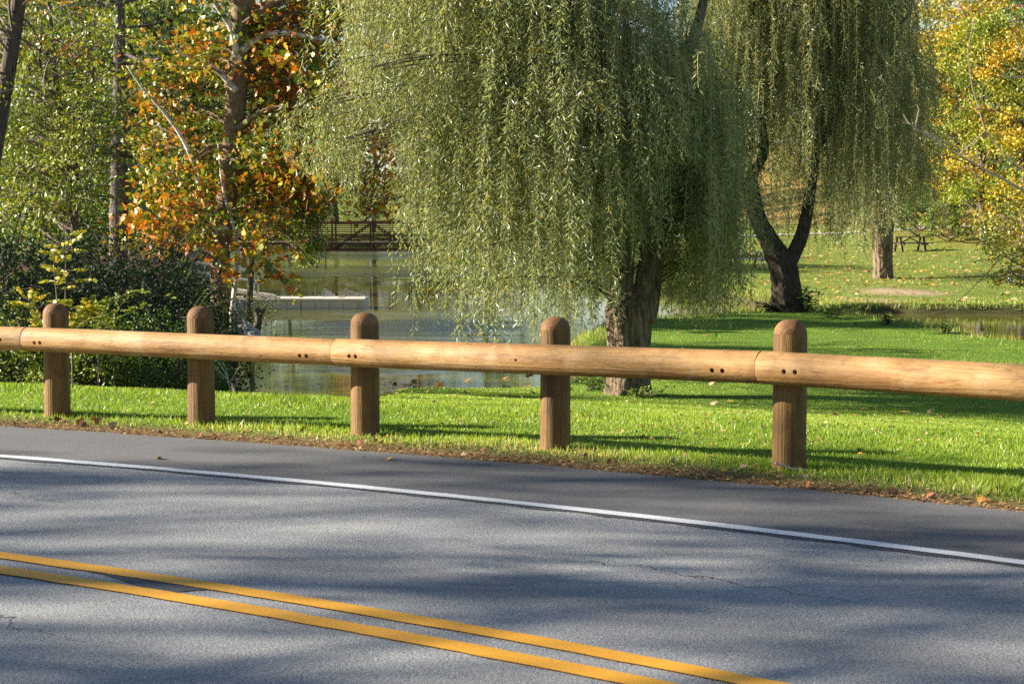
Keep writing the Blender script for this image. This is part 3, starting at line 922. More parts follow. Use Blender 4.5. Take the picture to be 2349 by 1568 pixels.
# the second willow on the tip of the lawn
w2 = hit(1808, 714)
y2 = w2[1]; k2 = FOC / y2
def at2(u, v, dy=0.0): return px(u, v, y2 + dy)
tp2 = np.array([at2(*q) for q in ((1808, 728), (1808, 712), (1806, 690), (1803, 650), (1797, 612), (1782, 578), (1760, 542), (1739, 502), (1727, 460), (1721, 412))])
tr2 = np.array([44, 40, 36, 34, 34, 31, 25, 20, 18, 16]) / k2
limbs2 = [([at2(1722, 425), at2(1722, 400), at2(1738, 380), at2(1753, 358), at2(1757, 325), at2(1740, 260), at2(1755, 120), at2(1740, -60), at2(1725, -180)], 0.19, 0.05),
          ([at2(1757, 338), at2(1740, 332), at2(1715, 345), at2(1690, 372)], 0.075, 0.03),
          ([at2(1797, 620), at2(1815, 590), at2(1836, 555), at2(1852, 490), at2(1868, 380), at2(1885, 200), at2(1890, 0), at2(1880, -180)], 0.27, 0.05),
          ([at2(1728, 470), at2(1712, 430), at2(1690, 400), at2(1660, 350), at2(1640, 260, .5), at2(1630, 100, .6)], 0.08, 0.03),
          ([at2(1880, 330), at2(1960, 200, .5), at2(2040, 80, .8), at2(2090, 30, 1)], 0.12, 0.03)]
def W2X(u): return (u - 1174.5) / k2
zb2 = table([(W2X(u), 1.7 - (v - 500) / k2) for u, v in ((1570, 520), (1640, 560), (1700, 600), (1760, 590), (1800, 640), (1850, 560), (1900, 600), (1960, 600), (2000, 500), (2040, 420), (2090, 330), (2160, 270))], [(W2X(1700), W2X(1790), y2 + 0.6, 1.7 - (345 - 500) / k2), (W2X(1790), W2X(1850), y2 + 0.4, 1.7 - (520 - 500) / k2)])
willow('willow_tree', 'second weeping willow at the tip of the lawn with a crooked dark trunk', tuple(w2), limbs2, (tp2, tr2), W2X(1815), y2, 4.15, 3.3, 12.0, 460, 11, zb2, 0.14, 0.023, 0.038, 23, strand_r=0.006, zlow=4.6, hue=0.40, lmax=5.5, low=5.0, kout=1.4, bark=bark_mat('dark_willow_bark', (0.022, 0.017, 0.013), (0.105, 0.08, 0.058), 1.0, 0.22, 0.05))

# the far willow on the other bank
w3 = hit(2026, 638, 55)
y3 = w3[1]; k3_ = FOC / y3
def at3(u, v, dy=0.0): return px(u, v, y3 + dy)
tp3 = np.array([at3(2027, 650), at3(2027, 636), at3(2026, 600), at3(2026, 560), at3(2026, 520), at3(2026, 490), at3(2028, 470)])
tp3 = np.concatenate([tp3, [at3(2028, 458), at3(2028, 446)]]); tr3 = np.array([26, 24, 22, 23, 25, 28, 25, 16, 4]) / k3_
limbs3 = [([at3(2015, 500), at3(2000, 440), at3(1985, 330), at3(1960, 180), at3(1950, 0)], 0.3, 0.06), ([at3(2036, 500), at3(2045, 420), at3(2060, 300), at3(2080, 150), at3(2085, 0)], 0.3, 0.06)]
def W3X(u): return (u - 1174.5) / k3_
zb3 = table([(W3X(u), 1.7 - (v - 500) / k3_) for u, v in ((1850, 540), (1930, 575), (1990, 600), (2020, 520), (2060, 480), (2110, 470), (2160, 430))])
willow('willow_tree', 'far willow on the other bank with a straight grey trunk by the picnic table', tuple(w3), limbs3, (tp3, tr3), W3X(2005), y3, 2.7, 2.7, 11.0, 220, 9, zb3, 0.20, 0.042, 0.07, 37, strand_r=0.008, zlow=4.5, hue=0.50, lmax=6.0, low=5.0, kout=1.6)
# ------------------------------------------------------------------ the wood on the left bank
def trunk_thing(name, label, path, rad, mat, sides=12, rough=0.06, seed=0, group=None):
    base = np.array([path[0][0], path[0][1], path[0][2]])
    t = thing(name, label, 'tree', tuple(base), group)
    mb = MB(); mb.tube(path, rad, sides, rough=rough, seed=seed)
    build('trunk', mb, mat, t, flat=False)
    return t

def ground_foot(path):
    """run a trunk down into the ground under its lowest point"""
    p = np.array(path[0]); z = gz(p[0], p[1]) - 0.15
    if p[2] > z:
        return np.concatenate([[[p[0] + 0.02, p[1], z]], path])
    return path

# -- sycamore with orange leaves
rng = np.random.default_rng(5)
YS = 44.5
S = stem_path([(512, 760), (508, 690), (502, 600), (512, 520), (528, 400), (537, 290), (546, 160), (554, 30), (560, -120), (566, -330)], YS, 40)
S = ground_foot(S)
ks = FOC / YS
rad = np.interp(S[:, 2], [-1, 0, 3, 6, 12], [0.30, 0.26, 0.27, 0.27, 0.16])
syc = trunk_thing('sycamore_tree', 'orange and yellow sycamore leaning at the pond edge, mottled trunk, left of the willow', S, rad, MAT_BARK_S, 16, 0.07, 3)
SYL = [([(520, 520), (498, 560), (470, 460), (430, 330), (372, 250), (325, 205), (290, 150)], 0.11, 0.012, MAT_BARK_PALE), ([(542, 210), (505, 165), (470, 145), (440, 135), (405, 118)], 0.10, 0.02, MAT_BARK_PALE),
       ([(536, 300), (570, 278), (612, 250), (680, 242), (735, 236)], 0.09, 0.04, MAT_BARK_S), ([(530, 370), (600, 350), (660, 355), (730, 392), (800, 432), (880, 460), (930, 450)], 0.09, 0.03, MAT_BARK_S),
       ([(550, 120), (600, 80), (660, 75), (770, 98)], 0.10, 0.04, MAT_BARK_PALE), ([(548, 150), (530, 60), (495, 10), (450, -60)], 0.10, 0.05, MAT_BARK_PALE),
       ([(515, 490), (555, 470), (620, 490), (680, 560), (720, 610)], 0.05, 0.015, MAT_BARK_S), ([(532, 340), (480, 330), (420, 400), (340, 430)], 0.05, 0.02, MAT_BARK_S),
       ([(552, 60), (620, 10), (700, -20), (780, -30)], 0.08, 0.03, MAT_BARK_S)]
limb_pts = [S]; limb_r = [rad]
for pts, r0, r1, m_ in SYL:
    q = stem_path(pts, [YS - 0.2 - 0.5 * i_ / len(pts) for i_ in range(len(pts))], 18)
    mb = MB(); rr = np.linspace(r0, r1, 18); mb.tube(q, rr, 9, rough=0.06, seed=2)
    build('limb', mb, m_, syc, flat=False)
    limb_pts.append(q); limb_r.append(rr)
ps = stem_path([(532, 720), (540, 650), (549, 580), (543, 540), (520, 470), (508, 420), (500, 330)], YS - 1.2, 18)
mb = MB(); mb.tube(ground_foot(ps), np.linspace(0.075, 0.012, len(ground_foot(ps))), 9); build('limb', mb, MAT_BARK_PALE, syc, flat=False)
TR = np.concatenate(limb_pts); TRR = np.concatenate(limb_r)
leaf, wood = MB(), MB()
def syc_patch(specs, mean, n, sd=0.12):
    C_ = boxes(rng, specs)
    clusters(leaf, wood, TR, TRR, C_, rng.uniform(0.45, 0.85, len(C_)), int(n * 2.0), 0.13, 0.13, rng, 'lobed', up=0.7, droop=0.45, br=0.35, twigs=3, hue=np.clip(rng.normal(size=len(C_)) * sd + mean, 0.02, 0.98), lean=0.2)
syc_patch([(285, 380, 485, 560, 42.5, 45, 20), (300, 470, 470, 560, 42, 44, 8)], 0.54, 24, 0.2)
syc_patch([(590, 20, 750, 320, 44, 47, 60)], 0.54, 34, 0.2)
syc_patch([(420, -40, 600, 200, 43.5, 47, 30)], 0.48, 30, 0.2)
syc_patch([(565, 330, 710, 470, 43, 46, 26)], 0.42, 32, 0.17)
syc_patch([(560, 470, 660, 550, 42.5, 44, 6)], 0.55, 14, 0.15)
syc_patch([(640, 350, 770, 450, 43, 45, 16)], 0.60, 26, 0.12)
syc_patch([(840, 330, 900, 470, 44, 46, 9)], 0.62, 22, 0.12)
syc_patch([(300, 150, 480, 380, 44, 47, 26)], 0.50, 26, 0.2)
syc_patch([(600, -60, 800, 60, 44, 47, 18)], 0.5, 30, 0.2)
syc_patch([(700, 0, 790, 60, 45, 48, 6)], 0.30, 26, 0.1)
crown = build('crown', leaf, LM['sycamore'], syc); crown['kind'] = 'stuff'
build('branches', wood, MAT_BARK_S, syc)
# leaves one can pick apart, hung over the water and at the front of the crown
shared = []
for q in range(4):
    lm_ = MB(); leaves(lm_, np.zeros((1, 3)), np.array([[0.2, 0, -1.0]]), np.array([[0.1, -1.0, 0.3]]), 0.2, 0.2, [0.2, 0.45, 0.62, 0.8][q], 'lobed')
    shared.append(lm_.mesh('leaf'))
    shared[-1].materials.append(LM['sycamore'])
SPR = [[(575, 560), (600, 590), (625, 605), (668, 632)], [(560, 575), (590, 612), (640, 640), (680, 672)], [(560, 540), (610, 560), (650, 566), (690, 590)], [(300, 540), (360, 520), (420, 530), (470, 548)],
       [(520, 560), (500, 585), (515, 610), (540, 640)], [(640, 350), (700, 380), (745, 400), (770, 420)], [(600, 100), (660, 130), (700, 170), (735, 200)], [(330, 440), (300, 470), (310, 500), (340, 520)]]
cnt = 0
for pts in SPR:
    q = stem_path(pts, YS - 2.6, 12)
    spray = MB(); spray.tube(q, np.linspace(0.012, 0.004, 12), 4); build('twig', spray, MAT_TWIG, syc)
    for j in range(34):
        p = q[rng.integers(1, 12)] + rng.normal(size=3) * np.array([0.13, 0.2, 0.10])
        o = link('leaf', shared[rng.choice(4, p=[0.18, 0.27, 0.33, 0.22])], None, crown)
        o.location = Vector(p - org(syc))
        o.rotation_euler = tuple(rng.normal(size=3) * np.array([0.7, 0.7, 1.6]))
        s_ = rng.uniform(0.7, 1.15); o.scale = (s_, s_, s_)


# -- pine with dark horizontal branches
rng = np.random.default_rng(9)
YP = 47.0
S = ground_foot(stem_path([(272, 660), (272, 500), (274, 330), (275, 200), (274, 60), (276, -120), (278, -320)], YP, 34))
rad = np.interp(S[:, 2], [-1, 2, 4, 7, 11], [0.27, 0.25, 0.21, 0.14, 0.07])
pine = trunk_thing('pine_tree', 'dark pine with straight grey trunk and level needled branches', S, rad, MAT_BARK_P, 14, 0.08, 5)
lf, wd = MB(), MB()
PB = [(275, 268, 520, 205), (276, 305, 500, 190), (274, 340, 460, 300), (275, 150, 470, 120), (274, 60, 430, 25), (275, 90, 150, 60), (274, 240, 110, 170), (275, 200, 400, 60), (275, 255, 330, 130), (276, 320, 230, 345),
      (274, 280, 150, 250), (275, 30, 180, -20), (275, 120, 380, 170), (274, 380, 420, 400), (275, 10, 460, -30), (275, 215, 520, 240), (274, 180, 200, 110), (275, 355, 150, 330), (275, -40, 420, -70), (275, -60, 130, -60)]
for (u0, v0, u1, v1) in PB:
    a = px(u0, v0, YP); b = px(u1, v1, YP + rng.uniform(-2.2, 1.2))
    P = limb(wd, a, b, 0.055, 0.012, rng, -0.05, 10, 6, 0.07)
    for q in range(13):
        s0 = P[rng.integers(3, 10)]
        e = s0 + (b - a) * rng.uniform(0.02, 0.16) + rng.normal(size=3) * np.array([0.35, 0.45, 0.16]) + np.array([0, 0, 0.08])
        wd.tube(curve(s0, e, 0.03, rng, 4), np.linspace(0.011, 0.004, 4), 3)
        for w_ in range(4):
            c0 = s0 + (e - s0) * rng.uniform(0.45, 1.05)
            n_ = 34
            dr = unit(rdir(rng, n_) + unit(e - s0) * 0.7 + np.array([0, 0, 0.25]))
            leaves(lf, np.tile(c0, (n_, 1)), dr, rdir(rng, n_), rng.uniform(0.10, 0.17, n_), 0.010, np.clip(rng.normal(size=n_) * 0.2 + 0.5, 0, 1))
    for q in range(5):                                        # bare dead side twigs
        s0 = P[rng.integers(1, 8)]
        e = s0 + rng.normal(size=3) * np.array([0.5, 0.4, 0.3])
        wd.tube(curve(s0, e, 0.1, rng, 5, 0.15), np.linspace(0.010, 0.003, 5), 3)
build('branches', wd, MAT_BARK_P, pine)
build('crown', lf, LM['needle'], pine)

# -- small-leaved trees of the left wood
def wood_tree(name, label, pts, y, r0, r1, specs, mat, leafm, nleaf, L, W, crad, seed, mean=0.5, sd=0.15, bark=None, shape='rhomb', dead=0, twigs=5, extra=None, up=0.5, lean=0.45, group='trees of the left wood'):
    rng = np.random.default_rng(seed)
    S = ground_foot(stem_path(pts, y, 26))
    rad = np.linspace(r0, r1, len(S))
    t = trunk_thing(name, label, S, rad, bark or MAT_BARK, 12, 0.07, seed, group)
    TRK, TRD = S, rad
    for (lp, a0, a1) in (extra or []):
        q = stem_path(lp, y, 16); rr = np.linspace(a0, a1, 16)
        mb = MB(); mb.tube(q, rr, 8, rough=0.05, seed=seed); build('limb', mb, bark or MAT_BARK, t, flat=False)
        TRK = np.concatenate([TRK, q]); TRD = np.concatenate([TRD, rr])
    lf, wd = MB(), MB()
    C_ = boxes(rng, specs)
    clusters(lf, wd, TRK, TRD, C_, rng.uniform(0.75, 1.25, len(C_)) * crad, nleaf, L, W, rng, shape, br=0.4, twigs=twigs, hue=np.clip(rng.normal(size=len(C_)) * sd + mean, 0, 1), up=up, lean=lean)
    for q in range(dead):
        s0 = TRK[rng.integers(6, len(TRK))]
        e = s0 + rng.normal(size=3) * np.array([1.3, 0.9, 0.7])
        P = curve(s0, e, 0.12, rng, 7, 0.12)
        wd.tube(P, np.linspace(0.022, 0.005, 7), 4)
        for w_ in range(4):
            p0 = P[rng.integers(2, 7)]
            wd.tube(curve(p0, p0 + rng.normal(size=3) * 0.4, 0.1, rng, 4, 0.2), np.linspace(0.007, 0.003, 4), 3)
    build('branches', wd, MAT_TWIG if dead else (bark or MAT_BARK), t)
    build('crown', lf, LM[leafm], t)
    return t

wood_tree('leaning_tree', 'dark bare-limbed trunk leaning in at the top left corner', [(-75, 880), (-50, 560), (-12, 330), (8, 230), (28, 110), (44, 0), (60, -140), (90, -300)], 31, 0.20, 0.10,
          [(-120, -120, 120, 60, 29, 34, 14), (-160, 60, -20, 330, 29, 34, 12)], None, 'yellowgreen', 120, 0.085, 0.05, 0.5, 71, 0.45, dead=16)
wood_tree('slender_tree', 'slender twin-stemmed tree with yellow-green leaves at the far left', [(176, 640), (172, 520), (166, 455), (150, 380), (139, 300), (133, 230), (122, 120), (108, -40)], 37, 0.115, 0.04,
          [(20, 60, 260, 330, 35, 39, 38), (90, 230, 260, 500, 35, 38, 34), (0, 300, 120, 520, 35.5, 39, 20)], None, 'yellowgreen', 70, 0.12, 0.065, 0.55, 72, 0.44, dead=34,
          extra=[([(166, 460), (190, 330), (212, 200), (215, 150)], 0.05, 0.03), ([(135, 240), (108, 200), (90, 150), (96, 40)], 0.06, 0.02)], twigs=6)
wood_tree('understory_tree', 'green and yellow tree in shade between pine and slender tree', [(136, 640), (137, 500), (140, 430), (128, 330), (110, 250), (105, 120)], 52, 0.26, 0.10,
          [(-20, 380, 250, 560, 48, 54, 40), (180, 300, 300, 560, 49, 54, 26), (20, 200, 320, 400, 50, 55, 30)], None, 'green', 120, 0.13, 0.085, 0.75, 73, 0.55, sd=0.2, dead=6)
wood_tree('overhanging_tree', 'small-leaved green tree drooping over the water before the bridge', [(572, 700), (580, 560), (590, 470), (620, 420), (660, 400)], 48, 0.09, 0.05,
          [(590, 430, 715, 500, 44, 48, 20), (640, 480, 745, 560, 44, 46, 14), (700, 560, 745, 600, 44, 45.5, 7)], None, 'yellowgreen', 130, 0.075, 0.055, 0.36, 74, 0.34, sd=0.16, twigs=4, lean=-0.2,
          extra=[([(600, 460), (660, 440), (720, 470), (745, 560), (748, 620)], 0.04, 0.01)])
wood_tree('left_edge_tree', 'brown-trunked green tree at the left edge beside the walker', [(16, 640), (14, 540), (16, 470), (20, 380), (10, 250), (0, 60)], 74, 0.20, 0.12,
          [(-60, 300, 110, 480, 71, 77, 26), (-80, 0, 120, 320, 71, 77, 36), (-40, 440, 40, 520, 71, 74, 5)], None, 'green', 120, 0.18, 0.12, 1.0, 76, 0.6, sd=0.2)
wood_tree('maple_tree', 'tall green-gold tree filling the gap between pine and sycamore', [(395, 660), (395, 540), (400, 420), (396, 250), (390, 60), (385, -120)], 51, 0.22, 0.10,
          [(300, 40, 520, 340, 48, 54, 46), (330, 330, 500, 540, 48, 54, 36), (560, 380, 720, 500, 49, 54, 18), (220, -60, 560, 60, 48, 54, 30)], None, 'yellowgreen', 130, 0.15, 0.10, 0.85, 77, 0.42, sd=0.22)
wood_tree('rusty_oak_tree', 'rust and gold tree behind the pine top at upper left', [(205, 650), (205, 500), (200, 330), (190, 150), (180, -60)], 84, 0.22, 0.12,
          [(-60, -60, 330, 120, 80, 88, 44), (-40, 100, 330, 340, 80, 88, 40)], None, 'sycamore', 120, 0.23, 0.18, 1.2, 78, 0.42, sd=0.2)

# ------------------------------------------------------------------ bushes on the left bank
def shrub_proto(seed, leafm, rx, h, n, nleaf, L, W, crad, mean, sd=0.14, shoots=10):
    rng = np.random.default_rng(seed)
    t = thing('shrub', 'shrub', 'shrub')
    lf, wd = MB(), MB()
    th = rng.uniform(0, 6.28, n); rho = np.sqrt(rng.uniform(0, 1, n)) * rx
    zz = h * (0.12 + 0.83 * rng.uniform(0, 1, n) ** 0.8) * np.sqrt(np.maximum(0.1, 1 - (rho / rx) ** 2 * 0.75))
    C_ = np.stack([rho * np.cos(th), rho * np.sin(th), zz], 1)
    trunk = np.array([(rng.normal() * 0.12, rng.normal() * 0.12, q) for q in np.linspace(0.0, h * 0.5, 6)])
    clusters(lf, wd, trunk, np.full(6, 0.03), C_, crad * rng.uniform(0.7, 1.3, n), nleaf, L, W, rng, 'rhomb', br=0.5, twigs=3, hue=np.clip(rng.normal(size=n) * sd + mean, 0, 1), flat=0.85)
    for s_ in range(shoots):                                   # long arching shoots
        a = rng.uniform(0, 6.28); d = np.array([math.cos(a), math.sin(a), 0])
        p0 = d * rx * 0.4 + [0, 0, h * 0.6]; p1 = d * rx * rng.uniform(0.9, 1.35) + np.array([0, 0, h * rng.uniform(0.55, 1.15)])
        P = curve(p0, p1, 0.35, rng, 12, 0.05)
        wd.tube(P, np.linspace(0.008, 0.003, 12), 3)
        m = 44
        q = rng.uniform(1, 11, m); i0 = q.astype(int)
        pos = P[i0] + (P[np.minimum(i0 + 1, 11)] - P[i0]) * (q - i0)[:, None]
        ax = rdir(rng, m); ax[:, 2] = np.abs(ax[:, 2]) * 0.3
        leaves(lf, pos, ax, rdir(rng, m) * 0.6 + [0, 0, 1], L * rng.uniform(0.6, 1.0, m), W, np.clip(rng.normal(size=m) * 0.15 + mean + 0.15, 0, 1))
    build('stems', wd, MAT_BARK, t)
    build('foliage', lf, LM[leafm], t)
    return t
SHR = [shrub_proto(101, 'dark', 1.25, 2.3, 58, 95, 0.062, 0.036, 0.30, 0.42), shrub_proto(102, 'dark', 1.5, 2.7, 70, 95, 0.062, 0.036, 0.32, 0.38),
       shrub_proto(103, 'green', 1.1, 2.0, 46, 90, 0.066, 0.040, 0.28, 0.45), shrub_proto(104, 'yellowgreen', 0.9, 1.6, 40, 80, 0.07, 0.042, 0.26, 0.35)]
SUSED = [False] * 4
def put_shrub(k, x, y, s, rot, label, group='bushes on the left bank', z=None, sz=None):
    o = SHR[k] if not SUSED[k] else copy_tree(SHR[k])
    SUSED[k] = True
    o.location = (x, y, (gz(x, y) if z is None else z) - 0.05)
    o.rotation_euler = (0, 0, rot); o.scale = (s, s, sz or s)
    tag(o, label, 'shrub', group)
    return o
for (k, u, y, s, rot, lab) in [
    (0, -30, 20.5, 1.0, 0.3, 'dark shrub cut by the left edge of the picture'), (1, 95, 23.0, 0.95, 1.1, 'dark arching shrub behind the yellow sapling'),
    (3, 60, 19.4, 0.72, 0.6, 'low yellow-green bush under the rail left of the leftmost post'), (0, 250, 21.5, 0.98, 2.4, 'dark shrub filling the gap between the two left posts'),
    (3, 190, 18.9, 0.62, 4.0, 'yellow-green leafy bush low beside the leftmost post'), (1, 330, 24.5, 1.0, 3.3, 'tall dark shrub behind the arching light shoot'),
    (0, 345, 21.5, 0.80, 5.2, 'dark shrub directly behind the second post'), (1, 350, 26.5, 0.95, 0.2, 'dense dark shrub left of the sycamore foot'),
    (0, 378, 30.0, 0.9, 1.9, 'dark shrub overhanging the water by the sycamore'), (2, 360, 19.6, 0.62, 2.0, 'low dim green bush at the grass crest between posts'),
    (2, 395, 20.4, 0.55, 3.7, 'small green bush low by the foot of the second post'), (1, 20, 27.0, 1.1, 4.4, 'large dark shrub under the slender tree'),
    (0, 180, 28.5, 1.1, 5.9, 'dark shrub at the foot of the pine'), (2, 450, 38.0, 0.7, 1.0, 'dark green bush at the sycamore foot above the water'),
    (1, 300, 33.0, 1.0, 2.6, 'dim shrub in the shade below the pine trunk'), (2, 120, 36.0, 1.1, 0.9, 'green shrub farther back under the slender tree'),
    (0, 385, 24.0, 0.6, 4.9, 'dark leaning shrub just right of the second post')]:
    put_shrub(k, (u - 1174.5) / FOC * y, y, s, rot, lab)

# yellow sapling behind the leftmost post and the arching light shoot
rng = np.random.default_rng(77)
def sapling(name, label, stems, y, L, W, leafm, mean, per, side, foot=None):
    P0 = px(*stems[0][0], y)
    t = thing(name, label, 'sapling', (P0[0], P0[1], gz(P0[0], P0[1])))
    lf, wd = MB(), MB()
    for st in stems:
        q = stem_path(st, y + rng.normal() * 0.1, 18)
        q = np.concatenate([[[q[0][0], q[0][1], gz(q[0][0], q[0][1]) - 0.05]], q])
        wd.tube(q, np.linspace(0.009, 0.0025, len(q)), 5)
        for j in range(per):
            p0 = q[rng.integers(3, len(q))]
            d = unit(np.array([rng.normal(), rng.normal() * 0.7, rng.uniform(0.1, 0.7)]))
            ln = rng.uniform(0.5, 1.0) * side
            R_ = np.array([p0 + d * ln * f + np.array([0, 0, -0.10 * ln * f * f]) for f in np.linspace(0, 1, 6)])
            wd.tube(R_, np.linspace(0.003, 0.0012, 6), 3)
            sd = unit(np.cross(d, [0, 0, 1.0]))
            for f in (0.35, 0.5, 0.65, 0.8, 0.95):
                for sg in (-1, 1):
                    p1 = p0 + d * ln * f + np.array([0, 0, -0.10 * ln * f * f])
                    leaves(lf, p1[None, :], (sd * sg + d * 0.7 + rng.normal(size=3) * 0.15)[None, :], (np.array([0, -0.5, 0.6]) + rng.normal(size=3) * 0.7)[None, :], L * rng.uniform(0.6, 1.1), W * rng.uniform(0.7, 1.1), np.clip(mean + rng.normal() * 0.22, 0, 1), 'oval')
    build('stem', wd, MAT_TWIG, t)
    build('leaves', lf, LM[leafm], t)
sapling('yellow_sapling', 'sapling with bright yellow-green leaflets rising behind the leftmost post', [[(152, 800), (150, 700), (150, 620), (152, 545)], [(140, 800), (132, 700), (124, 620), (122, 570)], [(165, 800), (185, 740), (200, 700)], [(120, 800), (95, 740), (70, 700)]], 17.4, 0.085, 0.045, 'gold', 0.25, 15, 0.30)
sapling('arching_shoot', 'pale green shoot arching to the right above the rail between the left posts', [[(222, 760), (235, 715), (262, 690), (285, 673), (327, 668), (360, 674), (388, 684)], [(225, 770), (260, 735), (300, 715), (330, 704)]], 18.6, 0.045, 0.03, 'green', 0.85, 26, 0.10)

# ------------------------------------------------------------------ trees farther off
def far_proto(seed, h, cr, n, nleaf, L, W, crad, mat=MAT_BARK, low=0.18, name='far_tree'):
    rng = np.random.default_rng(seed)
    t = thing(name, 'tree', 'tree')
    S = np.stack([np.cumsum(rng.normal(size=14) * 0.10), np.cumsum(rng.normal(size=14) * 0.10), np.linspace(-0.4, h * 0.9, 14)], 1)
    rad = np.linspace(0.30, 0.05, 14)
    mb = MB(); mb.tube(S, rad, 9, rough=0.06, seed=seed); build('trunk', mb, mat, t, flat=False)
    f = rng.uniform(0, 1, n) ** 0.85
    zz = h * (low + (1 - low) * f)
    prof = np.sqrt(np.clip(np.sin(np.pi * np.clip((f * 0.86 + 0.14), 0, 1)), 0.05, 1))
    rho = np.sqrt(rng.uniform(0.05, 1, n)) * cr * prof; th = rng.uniform(0, 6.28, n)
    C_ = np.stack([rho * np.cos(th), rho * np.sin(th), zz], 1)
    lf, wd = MB(), MB()
    clusters(lf, wd, S, rad, C_, crad * rng.uniform(0.7, 1.3, n), nleaf, L, W, rng, 'rhomb', br=0.55, twigs=4, hue=np.clip(rng.normal(size=n) * 0.17 + 0.5, 0, 1), flat=0.65)
    build('branches', wd, mat, t)
    build('crown', lf, LM['green'], t)
    for ch in t.children:
        if ch.name.startswith('crown'):
            ch.material_slots[0].link = 'OBJECT'
    return t
FAR = [far_proto(201, 19, 4.6, 95, 120, 0.26, 0.17, 1.15), far_proto(202, 22, 5.2, 110, 120, 0.27, 0.18, 1.25, MAT_BARK_P), far_proto(203, 16, 4.4, 85, 120, 0.24, 0.16, 1.05), far_proto(204, 13, 4.0, 75, 110, 0.23, 0.16, 0.95, low=0.12)]
FAR.append(far_proto(205, 15, 4.8, 36, 90, 0.24, 0.15, 0.8, low=0.3))
FUSED = [False] * 5
def put_far(k, u, y, s, rot, leafm, label, group, x=None, sz=None):
    o = FAR[k] if not FUSED[k] else copy_tree(FAR[k])
    FUSED[k] = True
    x = (u - 1174.5) / FOC * y if x is None else x
    o.location = (x, y, gz(x, y) - 0.05)
    o.rotation_euler = (0, 0, rot); o.scale = (s, s, sz or s)
    tag(o, label, 'tree', group)
    for ch in o.children:
        if ch.name.startswith('crown'):
            ch.material_slots[0].link = 'OBJECT'
            ch.material_slots[0].material = LM[leafm]
    return o
GR, GL = 'autumn trees on the far right slope', 'trees across the pond'
for a in [(0, 2185, 112, 0.92, 0.3, 'gold', 'golden tree with thick double trunk on the right slope', GR), (2, 2258, 98, 0.80, 1.4, 'yellowgreen', 'yellow-green tree with pale trunk standing on the leaf-covered slope', GR),
          (1, 2330, 122, 0.9, 2.2, 'orange', 'orange-tinged tree at the upper right edge', GR), (3, 2290, 112, 1.0, 2.8, 'yellowgreen', 'low yellow-green tree between the trunks at the right edge', GR), (3, 2060, 128, 1.0, 4.8, 'yellowgreen', 'low yellow-green tree just right of the far willow', GR), (3, 2200, 132, 1.1, 1.9, 'gold', 'gold tree behind the thick double trunk', GR), (2, 2352, 96, 0.75, 0.9, 'gold', 'gold tree rising behind the pipe-legged table', GR), (3, 2138, 118, 0.9, 0.8, 'yellowgreen', 'yellow-green tree leaning behind the dark picnic table', GR),
          (0, 2080, 135, 1.0, 4.0, 'gold', 'yellow tree glowing behind the far willow', GR), (1, 2240, 145, 1.05, 5.0, 'yellowgreen', 'tall yellow-green tree high on the right slope', GR),
          (2, 2400, 106, 1.0, 3.0, 'green', 'green-leaved tree just past the right edge of the slope', GR), (1, 1960, 150, 1.0, 1.0, 'yellowgreen', 'pale yellow-green tree seen between the two right willows', GR),
          (0, 1850, 140, 1.0, 2.9, 'gold', 'gold tree behind the crooked willow trunk', GL), (1, 1720, 152, 1.0, 0.1, 'olive', 'olive tree behind the gap of the two near willows', GL),
          (3, 1600, 138, 1.1, 5.5, 'yellowgreen', 'low yellow-green tree behind the willow curtain, right of the limb', GL), (0, 1450, 160, 1.1, 3.6, 'olive', 'olive tree hidden behind the big willow trunk', GL),
          (1, 1300, 178, 1.1, 2.0, 'yellowgreen', 'yellow-green tree behind the middle of the big willow', GL), (0, 1120, 192, 1.2, 4.4, 'green', 'green tree behind the left half of the big willow', GL),
          (2, 960, 205, 1.5, 0.5, 'olive', 'olive tree right of the gap over the bridge', GL), (1, 860, 200, 1.25, 3.1, 'orange', 'rusty tree rising over the bridge in the gap', GL),
          (0, 770, 215, 1.4, 1.7, 'green', 'green tree beyond the bridge behind the hanging branch', GL), (1, 660, 196, 1.25, 5.4, 'yellowgreen', 'tall yellow-green tree beyond the left end of the bridge', GL),
          (2, 560, 165, 1.3, 2.7, 'green', 'green tree behind the sycamore trunk', GL), (0, 460, 150, 1.1, 0.9, 'yellowgreen', 'far tree between sycamore and pine', GL),
          (1, 350, 140, 1.0, 3.9, 'green', 'far green tree right of the pine trunk', GL), (0, 230, 135, 1.05, 5.1, 'gold', 'far gold tree left of the pine trunk', GL),
          (1, 110, 150, 1.05, 2.4, 'green', 'far green tree behind the walker', GL), (0, -10, 130, 1.1, 1.3, 'yellowgreen', 'far yellow-green tree at the left edge', GL),
          (2, -90, 95, 1.1, 0.2, 'green', 'green tree cut off by the left edge behind the leaning trunk', GL), (3, 300, 100, 1.0, 4.7, 'green', 'middle-distance green tree low behind the pine', GL),
          (3, 60, 92, 0.9, 5.8, 'yellowgreen', 'middle-distance yellow-green tree left of the walker', GL) , (3, 480, 112, 1.0, 0.7, 'yellowgreen', 'middle-distance tree with yellowing leaves behind the sycamore', GL)]:
    put_far(*a)
